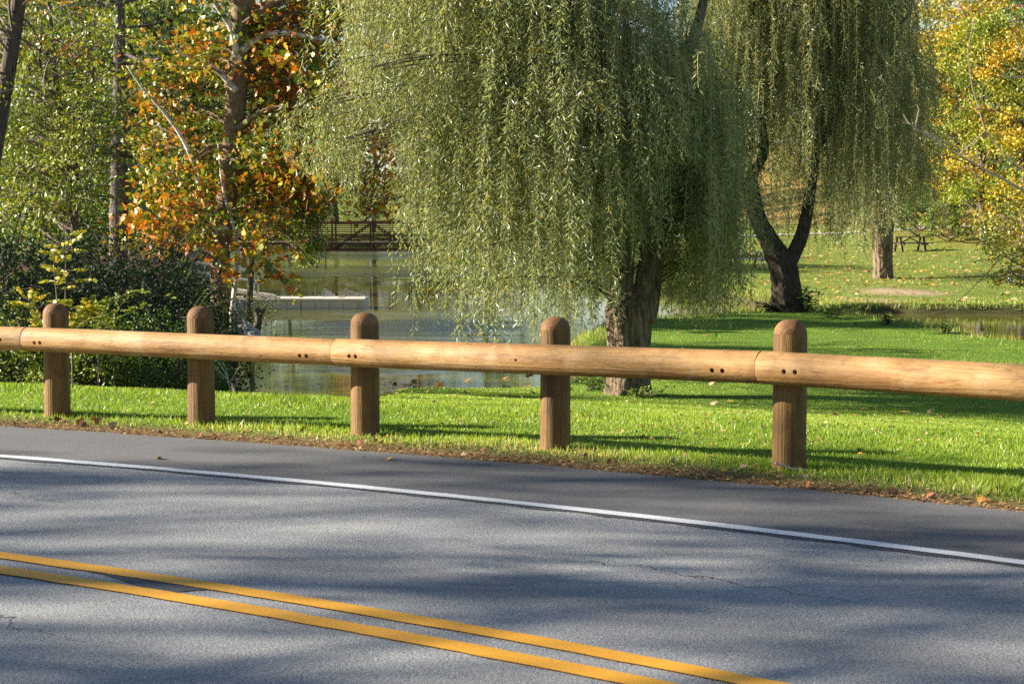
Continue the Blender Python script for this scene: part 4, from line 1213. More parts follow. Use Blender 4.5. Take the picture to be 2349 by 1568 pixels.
# roadside trees to the left of the picture: they shade the road
RT = 'roadside trees left of the view shading the road'
for a in [(4, 0, 6.6, 1.0, 0.4, 'orange', 'roadside tree outside the picture, nearest the bend, shading the near lane', RT, -20.0), (4, 0, 10.5, 1.3, 2.0, 'gold', 'roadside tree outside the picture shading the centre lines', RT, -38.0),
          (4, 0, 3.4, 1.0, 3.0, 'gold', 'roadside tree outside the picture beyond the bend', RT, -23.5), (3, 0, 22.5, 0.36, 0.1, 'green', 'low unseen bank tree added near the fence to shade the bushes', RT, -9.6), (3, 0, 26.0, 0.38, 1.2, 'yellowgreen', 'small unseen bank tree added to shade the dark bushes', RT, -10.8),  # the small bank trees are added out of view to shade the bushes
          (3, 0, 30.0, 0.42, 4.2, 'green', 'unseen bank tree added left of the leaning trunk to shade bushes', RT, -12.4), (4, 0, 13.0, 1.3, 5.2, 'gold', 'roadside tree outside the picture shading the shoulder', RT, -38.5), (4, 0, 6.8, 1.3, 4.1, 'gold', 'roadside tree outside the picture across the bend', RT, -42.0)]:
    put_far(*a)
# brush across the water
for (k, u, y, s, rot, lab) in [(3, 830, 222, 3.4, 0.5, 'pale brush on the rise behind the bridge railing'), (2, 690, 194, 3.4, 4.0, 'green brush on the far shore left of the bridge gap'),
                               (3, 1010, 195, 3.4, 1.0, 'pale brush on the far shore behind the willow fringe'), (2, 590, 190, 3.4, 1.8, 'green brush on the far shore behind the sycamore'), (3, 2170, 104, 1.7, 0.4, 'low yellow bush between the trunks on the right slope'),
                               (2, 2110, 112, 1.9, 2.2, 'low green bush behind the dark picnic table'), (3, 2300, 108, 1.8, 3.9, 'yellow bush at the right under the pale trunk')]:
    put_shrub(k, (u - 1174.5) / FOC * y, y, s, rot, lab, 'brush on the far banks')
# ------------------------------------------------------------------ footbridge
MAT_STEEL = plain_mat('weathering_steel', (0.13, 0.048, 0.03), 0.75, 0.1, 0.5, 3.0)
MAT_DECK = plain_mat('bridge_timber', (0.36, 0.27, 0.18), 0.8, 0, 0.4, 4.0)
YB = 112.0
zt = px(800, 508, YB)[2]; zb_ = px(800, 576, YB)[2]; zd = px(800, 556, YB)[2]
x0b, x1b = px(420, 540, YB)[0], px(1215, 540, YB)[0]
bridge = thing('footbridge', 'rust-brown steel truss footbridge with slatted railings over the pond', 'bridge', ((x0b + x1b) / 2, YB, zb_))
PW = 88 / FOC * YB
npn = int(round((x1b - x0b) / PW))
xs_ = px(762, 540, YB)[0] + PW * (np.arange(-6, npn) )
xs_ = xs_[(xs_ > x0b - 0.1) & (xs_ < x1b + 0.1)]
xa, xb_ = xs_[0], xs_[-1]
for yy in (YB, YB + 2.3):
    def bar(name, a, b, w, h, m=MAT_STEEL):
        mb = MB(); mb.bar(a, b, w, h); return build(name, mb, m, bridge)
    bar('top_chord', (xa, yy, zt - 0.05), (xb_, yy, zt - 0.05), 0.13, 0.11)
    bar('bottom_chord', (xa, yy, zb_ + 0.07), (xb_, yy, zb_ + 0.07), 0.13, 0.15)
    for q in range(0, 9, 1 if yy == YB else 2):
        zq = zd + 0.16 + (zt - 0.20 - zd - 0.10) * q / 8
        bar('rail', (xa, yy - 0.085, zq), (xb_, yy - 0.085, zq), 0.03, 0.05)
    for j, xq in enumerate(xs_):
        bar('post', (xq, yy, zb_), (xq, yy, zt), 0.105, 0.105)
        if j + 1 < len(xs_):
            xn = xs_[j + 1]; xm = (xq + xn) / 2
            bar('stanchion', (xm, yy - 0.03, zd), (xm, yy - 0.03, zt - 0.1), 0.05, 0.05)
            if j % 2 == 0:
                bar('diagonal', (xq, yy, zt - 0.1), (xn, yy, zb_ + 0.12), 0.08, 0.08)
            else:
                bar('diagonal', (xq, yy, zb_ + 0.12), (xn, yy, zt - 0.1), 0.08, 0.08)
            bar('knee_brace', (xq, yy - 0.05, zb_ + 0.1), (xq + PW * 0.26, yy - 0.05, zd - 0.12), 0.05, 0.05)
            bar('knee_brace', (xn, yy - 0.05, zb_ + 0.1), (xn - PW * 0.26, yy - 0.05, zd - 0.12), 0.05, 0.05)
    bar('floor_beam', (xa, yy, zd - 0.09), (xb_, yy, zd - 0.09), 0.10, 0.13)
    bar('deck_edge', (xa, yy - 0.075, zd + 0.02), (xb_, yy - 0.075, zd + 0.02), 0.04, 0.055, MAT_DECK)
mb = MB(); mb.box(((xa + xb_) / 2, YB + 1.15, zd + 0.01), (xb_ - xa, 2.1, 0.06)); build('deck', mb, MAT_DECK, bridge)
MAT_CONC = plain_mat('old_concrete', (0.30, 0.28, 0.25), 0.9)
for xq, lab in ((xa - 0.9, 'concrete bridge abutment at the left bank behind the sycamore'), (xb_ + 0.9, 'concrete bridge abutment at the right bank behind the big willow')):
    mb = MB(); mb.box((xq, YB + 1.15, (zd - 2.2) / 2 - 0.1), (2.0, 3.0, zd + 2.2)); tag(build('bridge_abutment', mb, MAT_CONC), lab, 'abutment')

# ------------------------------------------------------------------ floating dock, gangway
MAT_FLOAT = plain_mat('beige_plastic', (0.56, 0.50, 0.41), 0.85, 0, 0.08, 5.0)
MAT_BOARD = plain_mat('pale_dock_boards', (0.72, 0.60, 0.47), 0.75, 0, 0.25, 5.0)
MAT_ALU = plain_mat('bare_aluminium', (0.72, 0.72, 0.70), 0.35, 0.6, 0.15)
MAT_PIPE = plain_mat('galvanised_pipe', (0.40, 0.41, 0.43), 0.45, 0.7)
YD = 59.6
xr = px(836, 700, YD)[0]; zdk = WL + 0.36
dock = thing('floating_dock', 'long low beige floating dock with pale boards, left of the willow', 'dock', (xr - 3, YD, WL))
secs = [xr, px(690, 700, YD)[0], px(560, 700, YD)[0], px(430, 700, YD)[0]]
for a, b in zip(secs[:-1], secs[1:]):
    mb = MB(); mb.box(((a + b) / 2, YD + 0.95, WL + 0.05), (a - b - 0.03, 1.9, 0.50)); build('float', mb, MAT_FLOAT, dock)
    for q in range(int((a - b) / 0.48)):
        xq = b + 0.26 + q * 0.48
        mb = MB(); mb.box((xq, YD - 0.016, WL + 0.14), (0.465, 0.03, 0.28)); build('side_panel', mb, MAT_FLOAT, dock)
        mb = MB(); mb.box((xq + 0.24, YD - 0.035, WL + 0.275), (0.035, 0.03, 0.03)); build('clip', mb, MAT_BOARD, dock)
    for q in range(6):
        mb = MB(); mb.box(((a + b) / 2, YD + 0.14 + q * 0.32, zdk - 0.03), (a - b - 0.02, 0.305, 0.05)); build('plank', mb, MAT_BOARD, dock)
mb = MB(); mb.bar((secs[-1], YD - 0.03, zdk - 0.03), (xr, YD - 0.03, zdk - 0.03), 0.05, 0.07); build('edge_board', mb, MAT_BOARD, dock)
def dock_rack(u0, u1, lab):
    a = px(u0, 684, YD + 1.2)[0]; b = px(u1, 684, YD + 1.2)[0]
    t = thing('boat_rack', lab, 'rack', (a, YD + 1.2, zdk))
    for yy in (YD + 0.85, YD + 1.75):
        for (p, q) in (((a, yy, zdk + 0.04), (b, yy, zdk + 0.04)), ((a, yy, zdk), (a, yy, zdk + 0.27)), ((a, yy, zdk + 0.22), (b, yy, zdk + 0.05))):
            mb = MB(); mb.bar(p, q, 0.022, 0.022); build('rail', mb, MAT_PIPE, t)
        for f in (0.25, 0.5, 0.75):
            xx = a + (b - a) * f
            mb = MB(); mb.bar((xx, yy, zdk), (xx, yy, zdk + 0.27 - 0.2 * f), 0.012, 0.012); build('bar', mb, MAT_PIPE, t)
    for f in (0, 0.34, 0.67, 1.0):
        xx = a + (b - a) * f
        mb = MB(); mb.bar((xx, YD + 0.85, zdk + 0.27 - 0.2 * f), (xx, YD + 1.75, zdk + 0.27 - 0.2 * f), 0.016, 0.016); build('crossbar', mb, MAT_PIPE, t)
dock_rack(744, 765, 'small aluminium rack standing mid-dock')
dock_rack(793, 834, 'longer aluminium rack at the right end of the dock')
g0 = px(602, 680, YD + 1.0); 
gang = thing('gangway', 'white railed aluminium gangway sloping down onto the dock', 'gangway', (g0[0], YD + 1.0, zdk))
for yy in (YD + 0.55, YD + 1.55):
    a = np.array([px(630, 680, yy)[0], yy, zdk + 0.03]); b = np.array([px(420, 640, yy)[0], yy, zdk + 0.55])
    mb = MB(); mb.bar(a, b, 0.05, 0.12); build('side_beam', mb, MAT_BOARD, gang)
    def on(u, dz): 
        x_ = px(u, 650, yy)[0]; f = (x_ - a[0]) / (b[0] - a[0]); return np.array([x_, yy, a[2] + (b[2] - a[2]) * f + dz])
    for dz, u1 in ((0.42, 602), (0.75, 602)):
        mb = MB(); mb.bar(on(u1, dz), on(430, dz), 0.045, 0.055); build('handrail', mb, MAT_ALU, gang)
    for u_, d0_ in ((602, 0.42), (592, 0.0), (583, 0.0), (530, 0.0), (470, 0.0)):
        mb = MB(); mb.bar(on(u_, d0_), on(u_, 0.75), 0.045, 0.045); build('upright', mb, MAT_ALU, gang)
a = np.array([px(630, 680, YD + 1)[0], YD + 1.05, zdk + 0.05]); b = np.array([px(420, 640, YD + 1)[0], YD + 1.05, zdk + 0.57])
mb = MB(); mb.bar(a, b, 0.95, 0.04); build('walkway', mb, MAT_BOARD, gang)

# ------------------------------------------------------------------ picnic tables
MAT_TBLD = plain_mat('weathered_dark_wood', (0.085, 0.06, 0.045), 0.85)
MAT_TBLW = plain_mat('pale_grey_wood', (0.62, 0.57, 0.49), 0.8)  # pale tone of the planks themselves
MAT_TBLG = plain_mat('grey_brown_wood', (0.25, 0.19, 0.14), 0.85)
def picnic(label, u, v, rot, mat, legs, y0=55, s=1.0, pipe=False):
    p = hit(u, v, y0)
    t = thing('picnic_table', label, 'picnic table', tuple(p))
    c, s_ = math.cos(rot), math.sin(rot)
    Rm = np.array([[c, -s_, 0], [s_, c, 0], [0, 0, 1]])
    def w(q): return p + Rm @ (np.asarray(q, float) * s)
    def plank(nm, a, b, wd, th, m): 
        mb = MB(); mb.bar(w(a), w(b), wd * s, th * s); build(nm, mb, m, t)
    for q in range(5): plank('tabletop_plank', (-0.95, -0.30 + q * 0.15, 0.76), (0.95, -0.30 + q * 0.15, 0.76), 0.14, 0.045, mat)
    for sd in (-1, 1):
        for q in range(2): plank('seat_plank', (-0.95, sd * (0.66 + q * 0.15), 0.45), (0.95, sd * (0.66 + q * 0.15), 0.45), 0.14, 0.045, mat)
    for e in (-0.62, 0.62):
        if pipe:
            for sd in (-1, 1):
                mb = MB(); mb.tube([w((e, sd * 0.25, 0.73)), w((e, sd * 0.28, 0.15)), w((e, sd * 0.34, 0.04)), w((e, sd * 0.60, 0.04)), w((e, sd * 0.68, 0.12)), w((e, sd * 0.70, 0.43))], 0.028 * s, 8); build('leg', mb, legs, t, flat=False)
            mb = MB(); mb.tube([w((e, -0.27, 0.40)), w((e, 0.27, 0.40))], 0.022 * s, 8); build('brace', mb, legs, t)
        else:
            for sd in (-1, 1): plank('leg', (e, sd * 0.24, 0.73), (e, sd * 0.62, 0.0), 0.10, 0.06, legs)
            plank('brace', (e + 0.05, -0.78, 0.40), (e + 0.05, 0.78, 0.40), 0.05, 0.10, legs)
            plank('brace', (e * 0.9, 0, 0.42), (0, 0, 0.72), 0.06, 0.06, legs)
picnic('dark wooden picnic table on the leafy slope right of the far willow trunk', 2088, 577, 0.12, MAT_TBLD, MAT_TBLD, s=1.05)
picnic('pale picnic table seen through the willow strands on the far bank', 1712, 615, 0.25, MAT_TBLW, MAT_TBLG, s=0.98)
picnic('picnic table with bent pipe legs cut by the right edge', 2352, 653, -0.35, MAT_TBLG, MAT_PIPE, s=0.92, pipe=True)

# ------------------------------------------------------------------ far path
MAT_PATH = plain_mat('pale_path', (0.42, 0.38, 0.33), 0.9, 0, 0.2, 3.0)
mb = MB()
xx = np.linspace(4, 60, 80)
yy0 = 121 + 0.03 * (xx - 20) + 1.5 * np.sin(xx * 0.09)
P = np.concatenate([np.stack([xx, yy0 - 1.1, height(xx, yy0 - 1.1) + 0.05], -1), np.stack([xx, yy0, height(xx, yy0) + 0.09], -1), np.stack([xx, yy0 + 1.1, height(xx, yy0 + 1.1) + 0.07], -1)])
mb.add(P, [[i + 80 * k_, i + 80 * k_ + 1, i + 80 * k_ + 81, i + 80 * k_ + 80] for k_ in range(2) for i in range(79)])
tag(build('path', mb, MAT_PATH), 'pale footpath across the far lawn', kind='structure')

# ------------------------------------------------------------------ the walker, post and bin at the far left
pw = px(52, 566, 118.0)
pw = np.array([pw[0], pw[1], gz(pw[0], pw[1])])
person = thing('person', 'person in blue shirt and red shorts walking beyond the trees at the far left', 'person', tuple(pw))
def skin_body(chains, name, mat, parent, sub=2):
    vs_, es_, rs_, seen = [], [], [], {}
    for ch in chains:
        prev = None
        for (p, r_) in ch:
            key = tuple(np.round(p, 4))
            if key not in seen:
                seen[key] = len(vs_); vs_.append(p); rs_.append(r_)
            if prev is not None: es_.append((prev, seen[key]))
            prev = seen[key]
    me = bpy.data.meshes.new(name); me.from_pydata(vs_, es_, []); me.update()
    ob = bpy.data.objects.new(name + '_tmp', me); COL.objects.link(ob)
    ob.modifiers.new('s', 'SKIN')
    for i_, r_ in enumerate(rs_): me.skin_vertices[0].data[i_].radius = (r_, r_ * 0.85)
    me.skin_vertices[0].data[0].use_root = True
    sb = ob.modifiers.new('u', 'SUBSURF'); sb.levels = sub; sb.render_levels = sub
    dg = bpy.context.evaluated_depsgraph_get(); dg.update()
    res = bpy.data.meshes.new_from_object(ob.evaluated_get(dg))
    bpy.data.objects.remove(ob)
    res.polygons.foreach_set('use_smooth', np.ones(len(res.polygons), bool))
    res.materials.clear()
    return link(name, res, mat, parent)
MAT_SKIN = plain_mat('skin', (0.50, 0.30, 0.21), 0.6, 0, 0.1)
MAT_SHIRT = plain_mat('blue_shirt', (0.07, 0.10, 0.30), 0.85, 0, 0.2)
MAT_SHORTS = plain_mat('red_shorts', (0.62, 0.05, 0.06), 0.85, 0, 0.2)
MAT_HAIR = plain_mat('brown_hair', (0.05, 0.03, 0.02), 0.8)
body = [[((0, 0, 0.95), .13), ((0, 0, 1.10), .12), ((0, 0.01, 1.28), .145), ((0, 0, 1.42), .12), ((0, 0, 1.50), .055), ((0, -0.01, 1.56), .06), ((0, -0.02, 1.64), .095), ((0, -0.01, 1.73), .075)]]
for sx in (-1, 1):
    st_ = 0.16 * sx
    body.append([((0, 0, 0.95), .13), ((sx * .09, 0, 0.90), .10), ((sx * .10, -st_ * .5, 0.68), .08), ((sx * .10, -st_ * .6, 0.48), .058), ((sx * .10, -st_ * .3 + .04, 0.28), .052), ((sx * .10, -st_ * .1 + .06, 0.09), .038), ((sx * .10, -st_ * .1 - .10, 0.04), .034)])
    body.append([((0, 0, 1.42), .12), ((sx * .17, 0, 1.40), .065), ((sx * .23, st_ * .3, 1.14), .045), ((sx * .22, st_ * .3 - .10, 0.92), .034), ((sx * .215, st_ * .3 - .13, 0.84), .026)])
skin_body(body, 'body', MAT_SKIN, person)
shirt = [[((0, 0, 0.92), .15), ((0, 0, 1.10), .145), ((0, 0.01, 1.28), .165), ((0, 0, 1.42), .135)]]
for sx in (-1, 1): shirt.append([((0, 0, 1.42), .135), ((sx * .175, 0, 1.40), .082), ((sx * .215, sx * .025, 1.22), .07)])
skin_body(shirt, 'shirt', MAT_SHIRT, person)
shorts = [[((0, 0, 1.0), .145), ((0, 0, 0.90), .15)]]
for sx in (-1, 1): shorts.append([((0, 0, 0.90), .15), ((sx * .095, 0, 0.84), .115), ((sx * .10, -.16 * sx * .45, 0.60), .10)])
skin_body(shorts, 'shorts', MAT_SHORTS, person)
skin_body([[((0, 0.01, 1.66), .085), ((0, 0.0, 1.74), .085), ((0, 0.0, 1.775), .06)]], 'hair', MAT_HAIR, person)
for sx in (-1, 1):
    mb = MB(); mb.box(pw + [sx * .035, -0.115, 1.655], (0.022, 0.012, 0.012)); build('eye', mb, MAT_HAIR, person)
mb = MB(); mb.box(pw + [0, -0.122, 1.625], (0.022, 0.02, 0.035)); build('nose', mb, MAT_SKIN, person)
person.rotation_euler = (0, 0, 0.6)
bp = px(31, 566, 119.5); bp = np.array([bp[0], bp[1], gz(bp[0], bp[1])])
bin_ = thing('litter_bin', 'dark green slatted litter bin beside the walker', 'bin', tuple(bp))
MAT_GREEN = plain_mat('green_paint', (0.02, 0.10, 0.07), 0.5)
mb = MB(); mb.tube([bp, bp + [0, 0, 0.82]], 0.24, 16); build('liner', mb, MAT_HAIR, bin_)
for q in range(16):
    a = q * math.pi / 8
    mb = MB(); mb.bar(bp + [0.27 * math.cos(a), 0.27 * math.sin(a), 0.05], bp + [0.27 * math.cos(a), 0.27 * math.sin(a), 0.85], 0.06, 0.02); build('slat', mb, MAT_GREEN, bin_)
mb = MB(); mb.tube([bp + [0, 0, 0.84], bp + [0, 0, 0.90]], [0.31, 0.22], 16); build('lid', mb, MAT_GREEN, bin_)
kp = px(41, 566, 121.0); kp = np.array([kp[0], kp[1], gz(kp[0], kp[1])])
kio = thing('notice_post', 'broad dark wooden notice post behind the walker', 'post', tuple(kp))
mb = MB(); mb.box(kp + [0, 0, 1.0], (0.55, 0.25, 2.1)); build('shaft', mb, MAT_TBLD, kio)
mb = MB(); mb.box(kp + [0, 0, 2.08], (0.70, 0.40, 0.07)); build('cap', mb, MAT_TBLD, kio)

# ------------------------------------------------------------------ small things by the water
def gnarl(name, label, stems, y, r0, r1, mat, cat, leafm=None, mean=0.5, group=None, seed=1, n=0, L=0.06, W=0.035, wl=None):
    rng = np.random.default_rng(seed)
    p0 = px(*stems[0][0], y)
    t = thing(name, label, cat, (p0[0], p0[1], gz(p0[0], p0[1])), group)
    lf = MB()
    for i_, st in enumerate(stems):
        q = stem_path(st, y, 14)
        if i_ == 0: q = np.concatenate([[[q[0][0], q[0][1], min(gz(q[0][0], q[0][1]), WL if wl else 9) - 0.1]], q])
        wd = MB(); wd.tube(q, np.linspace(r0, r1, len(q)) * (1 if i_ == 0 else 0.7), 8, rough=0.1, seed=seed + i_); build('stem', wd, mat, t, flat=False)
        if n:
            k0 = q[len(q) // 2:]
            pos = k0[rng.integers(0, len(k0), n)] + rng.normal(size=(n, 3)) * np.array([0.28, 0.28, 0.22])
            leaves(lf, pos, rdir(rng, n), rdir(rng, n) + [0, 0, 0.6], L, W, np.clip(rng.normal(size=n) * 0.2 + mean, 0, 1))
    if n: build('leaves', lf, LM[leafm], t)
gnarl('dead_stump', 'forked bare stump with a few green sprigs at the water edge below the dock', [[(584, 772), (592, 745), (594, 725), (588, 705)], [(594, 728), (602, 712), (608, 702)]], 47, 0.13, 0.08, MAT_BARK, 'stump', 'yellowgreen', 0.4, seed=3, n=260, wl=1)
gnarl('dead_sapling', 'bleached forked twig standing in front of the water right of the second post', [[(538, 930), (528, 890), (516, 850), (497, 825)], [(528, 890), (520, 850), (512, 832)], [(526, 880), (545, 848), (552, 838)], [(530, 900), (545, 872), (560, 850)], [(524, 870), (500, 850), (490, 838)]], 19.2, 0.008, 0.003, plain_mat('bleached_wood', (0.42, 0.36, 0.28), 0.8), 'dead sapling', seed=4)
gnarl('fallen_branch', 'bare forked branch sticking out of the pond behind the dock', [[(672, 676), (682, 662), (690, 654)], [(683, 662), (696, 670)]], 63.0, 0.03, 0.015, MAT_TWIG, 'branch', seed=6, wl=1)
MAT_ROCK = plain_mat('grey_rock', (0.30, 0.29, 0.28), 0.9, 0, 0.5, 3.0)
def rock(label, u, v, y, s, seed):
    rng = np.random.default_rng(seed)
    p = px(u, v, y); z0 = max(gz(p[0], p[1]), WL)
    bm_ = bmesh.new(); bmesh.ops.create_icosphere(bm_, subdivisions=3, radius=1.0)
    for v_ in bm_.verts:
        n_ = v_.co.normalized(); k_ = 0.75 + 0.5 * float(fbm(np.array(n_.x * 1.7 + seed), np.array(n_.y * 1.7 + n_.z * 2.1), seed))
        v_.co = Vector((n_.x * s * 1.2 * k_, n_.y * s * k_, n_.z * s * 0.65 * k_))
    me = bpy.data.meshes.new('rock'); bm_.to_mesh(me); bm_.free()
    o = link('rock', me, MAT_ROCK); o.location = (p[0], p[1], z0 + s * 0.15); tag(o, label, 'rock', 'rocks at the pond edge')
rock('pale grey rock at the pond edge under the dark bush', 553, 735, 47.5, 0.42, 1)
rock('darker low rock beside the forked stump', 561, 752, 46.0, 0.36, 2)
rock('small rock just right of the dark bush at the waterline', 570, 765, 45.0, 0.22, 3)

def weed(label, u, v, y, h, w, n, leafm, mean, seed, L=0.10, W=0.045, group='weeds along the pond edge'):
    rng = np.random.default_rng(seed)
    p = px(u, v, y); p = np.array([p[0], p[1], gz(p[0], p[1])])
    t = thing('weed', label, 'weed', tuple(p), group)
    lf, wd = MB(), MB()
    for q in range(n):
        e = p + np.array([rng.normal() * w, rng.normal() * w, h * rng.uniform(0.5, 1.0)])
        b0 = p + rng.normal(size=3) * np.array([w * 0.4, w * 0.4, 0]); b0[2] = p[2] - 0.04
        P = curve(b0, e, 0.1, rng, 6)
        wd.tube(P, np.linspace(0.006, 0.003, 6), 3)
        m = 16
        pos = P[rng.integers(1, 6, m)] + rng.normal(size=(m, 3)) * 0.02
        ax = rdir(rng, m); ax[:, 2] = np.abs(ax[:, 2]) * 0.4
        leaves(lf, pos, ax, rdir(rng, m) * 0.5 + [0, 0, 1], L * rng.uniform(0.6, 1.1, m), W, np.clip(rng.normal(size=m) * 0.2 + mean, 0, 1), 'oval')
    build('stems', wd, MAT_TWIG, t); build('leaves', lf, LM[leafm], t)
dW = w2[1]
weed('leafy weed clump at the right of the crooked willow foot', 1856, 716, dW - 0.4, 0.75, 0.22, 16, 'green', 0.35, 1, 0.16, 0.07)
weed('leafy weed clump at the left of the crooked willow foot', 1766, 712, dW - 0.3, 0.35, 0.28, 16, 'dark', 0.5, 2, 0.12, 0.06)
weed('weed tuft at the channel edge right of the crooked willow', 1905, 735, 47.0, 0.35, 0.30, 12, 'green', 0.3, 3, 0.13, 0.06)
weed('small dark weed tuft on the lawn edge before the channel', 2036, 752, 43.6, 0.22, 0.12, 8, 'green', 0.3, 4, 0.11, 0.05)
weed('grassy weed tuft at the near channel edge far right', 2170, 772, 40.6, 0.25, 0.14, 9, 'green', 0.4, 5, 0.12, 0.04)
weed('low green sprout at the big willow foot', 1470, 905, w2[1] * 0 + wb_[1] - 0.55, 0.16, 0.16, 14, 'green', 0.75, 6, 0.05, 0.035)
weed('green weeds on the bank left of the big willow', 1362, 888, wb_[1] + 0.6, 0.35, 0.2, 16, 'green', 0.5, 7, 0.10, 0.03)
weed('dark weeds overhanging the inlet at the right', 2215, 905, 29.6, 0.35, 0.25, 18, 'dark', 0.6, 8, 0.14, 0.03)
weed('pale grass weed by the inlet corner', 2255, 925, 28.0, 0.28, 0.12, 9, 'olive', 0.6, 9, 0.14, 0.02)

# ------------------------------------------------------------------ twig at the foot of the right post and blurred branch
MAT_DRY = plain_mat('dry_twig', (0.52, 0.40, 0.27), 0.8)
b5 = POST_XY[4]
y5 = b5[1] - 0.16
def seg(pts, y): return np.array([px(u, v, y) for u, v in pts])
tw = thing('dry_twig', 'pale dry twig leaning across the foot of the rightmost post', 'twig', tuple(px(1855, 1078, y5)))
mb = MB(); mb.tube(seg([(1779, 1062), (1800, 1068), (1822, 1075), (1850, 1077), (1862, 1079)], y5), [0.008, 0.008, 0.007, 0.005, 0.004], 6); build('stem', mb, MAT_DRY, tw)
mb = MB(); mb.tube(seg([(1786, 1065), (1786, 1080), (1785, 1092)], y5), [0.004, 0.003, 0.003], 5); build('side_stem', mb, MAT_DRY, tw)
rng = np.random.default_rng(66)
sp_ = thing('roadside_sapling', 'thin bare sapling branch reaching in from the right edge', 'sapling', (3.9, 10.9, gz(3.9, 10.9)))
wd, lf = MB(), MB()
trunk = np.array([(3.9, 10.9, gz(3.9, 10.9) - 0.1), (3.88, 10.8, 0.5), (3.84, 10.6, 1.1), (3.7, 10.2, 1.5)])
bmain = np.array([(3.7, 10.2, 1.5)] + [tuple(px(u, v, yq)) for (u, v), yq in zip([(2420, 470), (2349, 438), (2300, 410), (2250, 385), (2180, 345), (2130, 312), (2086, 284)], [9.9, 9.6, 9.4, 9.3, 9.1, 9.0, 8.9])])
wd.tube(np.concatenate([trunk, bmain[1:]]), np.concatenate([np.full(4, 0.013), np.linspace(0.0085, 0.003, 7)]), 7); build('trunk', wd, MAT_DRY, sp_)
for pts in ([(2086, 284), (2078, 272), (2072, 262)], [(2100, 292), (2104, 270), (2108, 252), (2104, 240)], [(2106, 268), (2116, 258)], [(2086, 284), (2070, 282)], [(2120, 304), (2180, 330), (2260, 380)], [(2200, 356), (2260, 300), (2230, 200), (2220, 120), (2235, 40)], [(2260, 300), (2300, 350), (2349, 390)], [(2349, 70), (2330, 50), (2318, 62)], [(2349, 130), (2330, 90), (2322, 78)], [(2349, 176), (2320, 178), (2300, 172)]):
    mb = MB(); q = seg(pts, 9.1); mb.tube(q, np.linspace(0.0045, 0.0025, len(q)), 5); build('twig', mb, MAT_DRY, sp_)
for (u, v) in ((2160, 196), (2330, 70), (2316, 70), (2190, 225), (2260, 300), (2280, 310), (2255, 270)):
    mb = MB(); leaves(mb, px(u, v, 9.1)[None, :], rdir(rng, 1), np.array([[0.1, -1.0, 0.3]]), 0.05, 0.032, rng.uniform(0.3, 0.9), 'oval'); build('leaf', mb, LM['orange'], sp_)

# mid-ground branches with yellow leaves at the right edge
wood_tree('birch_tree', 'yellow-leaved tree beyond the right edge, branches drooping over the bank', [(2480, 760), (2470, 640), (2455, 540), (2440, 430), (2430, 300), (2420, 120)], 44, 0.11, 0.05,
          [(2235, 430, 2400, 560, 42, 45, 22), (2275, 560, 2400, 640, 42, 45, 14), (2330, 380, 2500, 470, 42, 46, 8), (2440, 0, 2560, 380, 42, 47, 16)], None, 'gold', 80, 0.10, 0.06, 0.40, 91, 0.22, dead=10,
          extra=[([(2450, 520), (2400, 530), (2349, 535), (2290, 545), (2240, 560), (2200, 556), (2160, 540)], 0.03, 0.008), ([(2455, 560), (2380, 580), (2300, 590), (2230, 600)], 0.02, 0.006)], group='trees on the right bank')
# ------------------------------------------------------------------ grass
def blade_field(name, label, n, ylo, yhi, amin, amax, hmin, hmax, wmul, seed, rmin=-0.46, dens=None, mat=None, tintmu=0.5, place=None):
    rng = np.random.default_rng(seed)
    if place is None:
        q = rng.uniform(0, 1, n)
        y = 1.0 / (1.0 / ylo + q * (1.0 / yhi - 1.0 / ylo))
        x = rng.uniform(amin, amax, n) * y
    else:
        x, y = place(rng, n)
    r = np.hypot(x - CC[0], y - CC[1]) - R_FENCE
    ok = (r > rmin) & (shore(x, y) > 0.12)
    if dens is not None: ok &= rng.uniform(0, 1, n) < dens(x, y, r)
    x, y, r = x[ok], y[ok], r[ok]
    n = len(x)
    z = height(x, y)
    h = rng.uniform(hmin, hmax, n) * (0.6 + 0.8 * fbm(x * 1.7, y * 1.7, 31))
    tall = np.exp(-((r - 0.05) / 0.35) ** 2) * 0.8 + 0.6 * np.exp(-((r - 1.9) / 0.5) ** 2)
    h = h * (1 + tall * (rng.uniform(0, 1, n) < 0.6))
    w = (0.0020 + 0.00017 * y) * wmul * rng.uniform(0.7, 1.3, n)
    th = rng.uniform(0, 6.283, n)
    sx, sy = np.cos(th) * w, np.sin(th) * w
    la = rng.uniform(0, 6.283, n); lm_ = np.abs(rng.normal(size=n)) * 0.45 * h
    base = np.stack([x, y, z - 0.008], -1)
    side = np.stack([sx, sy, 0 * sx], -1)
    tip = base + np.stack([np.cos(la) * lm_, np.sin(la) * lm_, h], -1)
    mid = base + np.stack([np.cos(la) * lm_ * 0.3, np.sin(la) * lm_ * 0.3, h * 0.6], -1)
    V = np.stack([base - side, base + side, tip], 1).reshape(-1, 3)
    F = np.arange(n * 3).reshape(n, 3)
    patch = 0.5 * fbm(x * 0.5, y * 0.5, 17) + 0.5 * fbm(x * 2.6, y * 2.6, 19)
    dryv = (1 - smooth(-0.35, 0.30, r)) * 0.42
    tint = np.clip(tintmu + rng.normal(size=n) * 0.16 + (patch - 0.5) * 1.0 + (rng.uniform(0, 1, n) < 0.05) * 0.4 + dryv * rng.uniform(0, 1.4, n), 0, 1)
    mb = MB(); mb.add(V, F, tint)
    o = build(name, mb, mat or MAT_BLADE)
    tag(o, label, 'grass', kind='stuff')
    return o
MAT_BLADE = leaf_mat('grass_blades', [(0.0, (0.085, 0.16, 0.012)), (0.45, (0.205, 0.305, 0.026)), (0.78, (0.345, 0.445, 0.06)), (0.9, (0.48, 0.52, 0.13)), (1.0, (0.50, 0.40, 0.20))], trans=0.42, rough=0.4, spec=0.4, var=0.1)
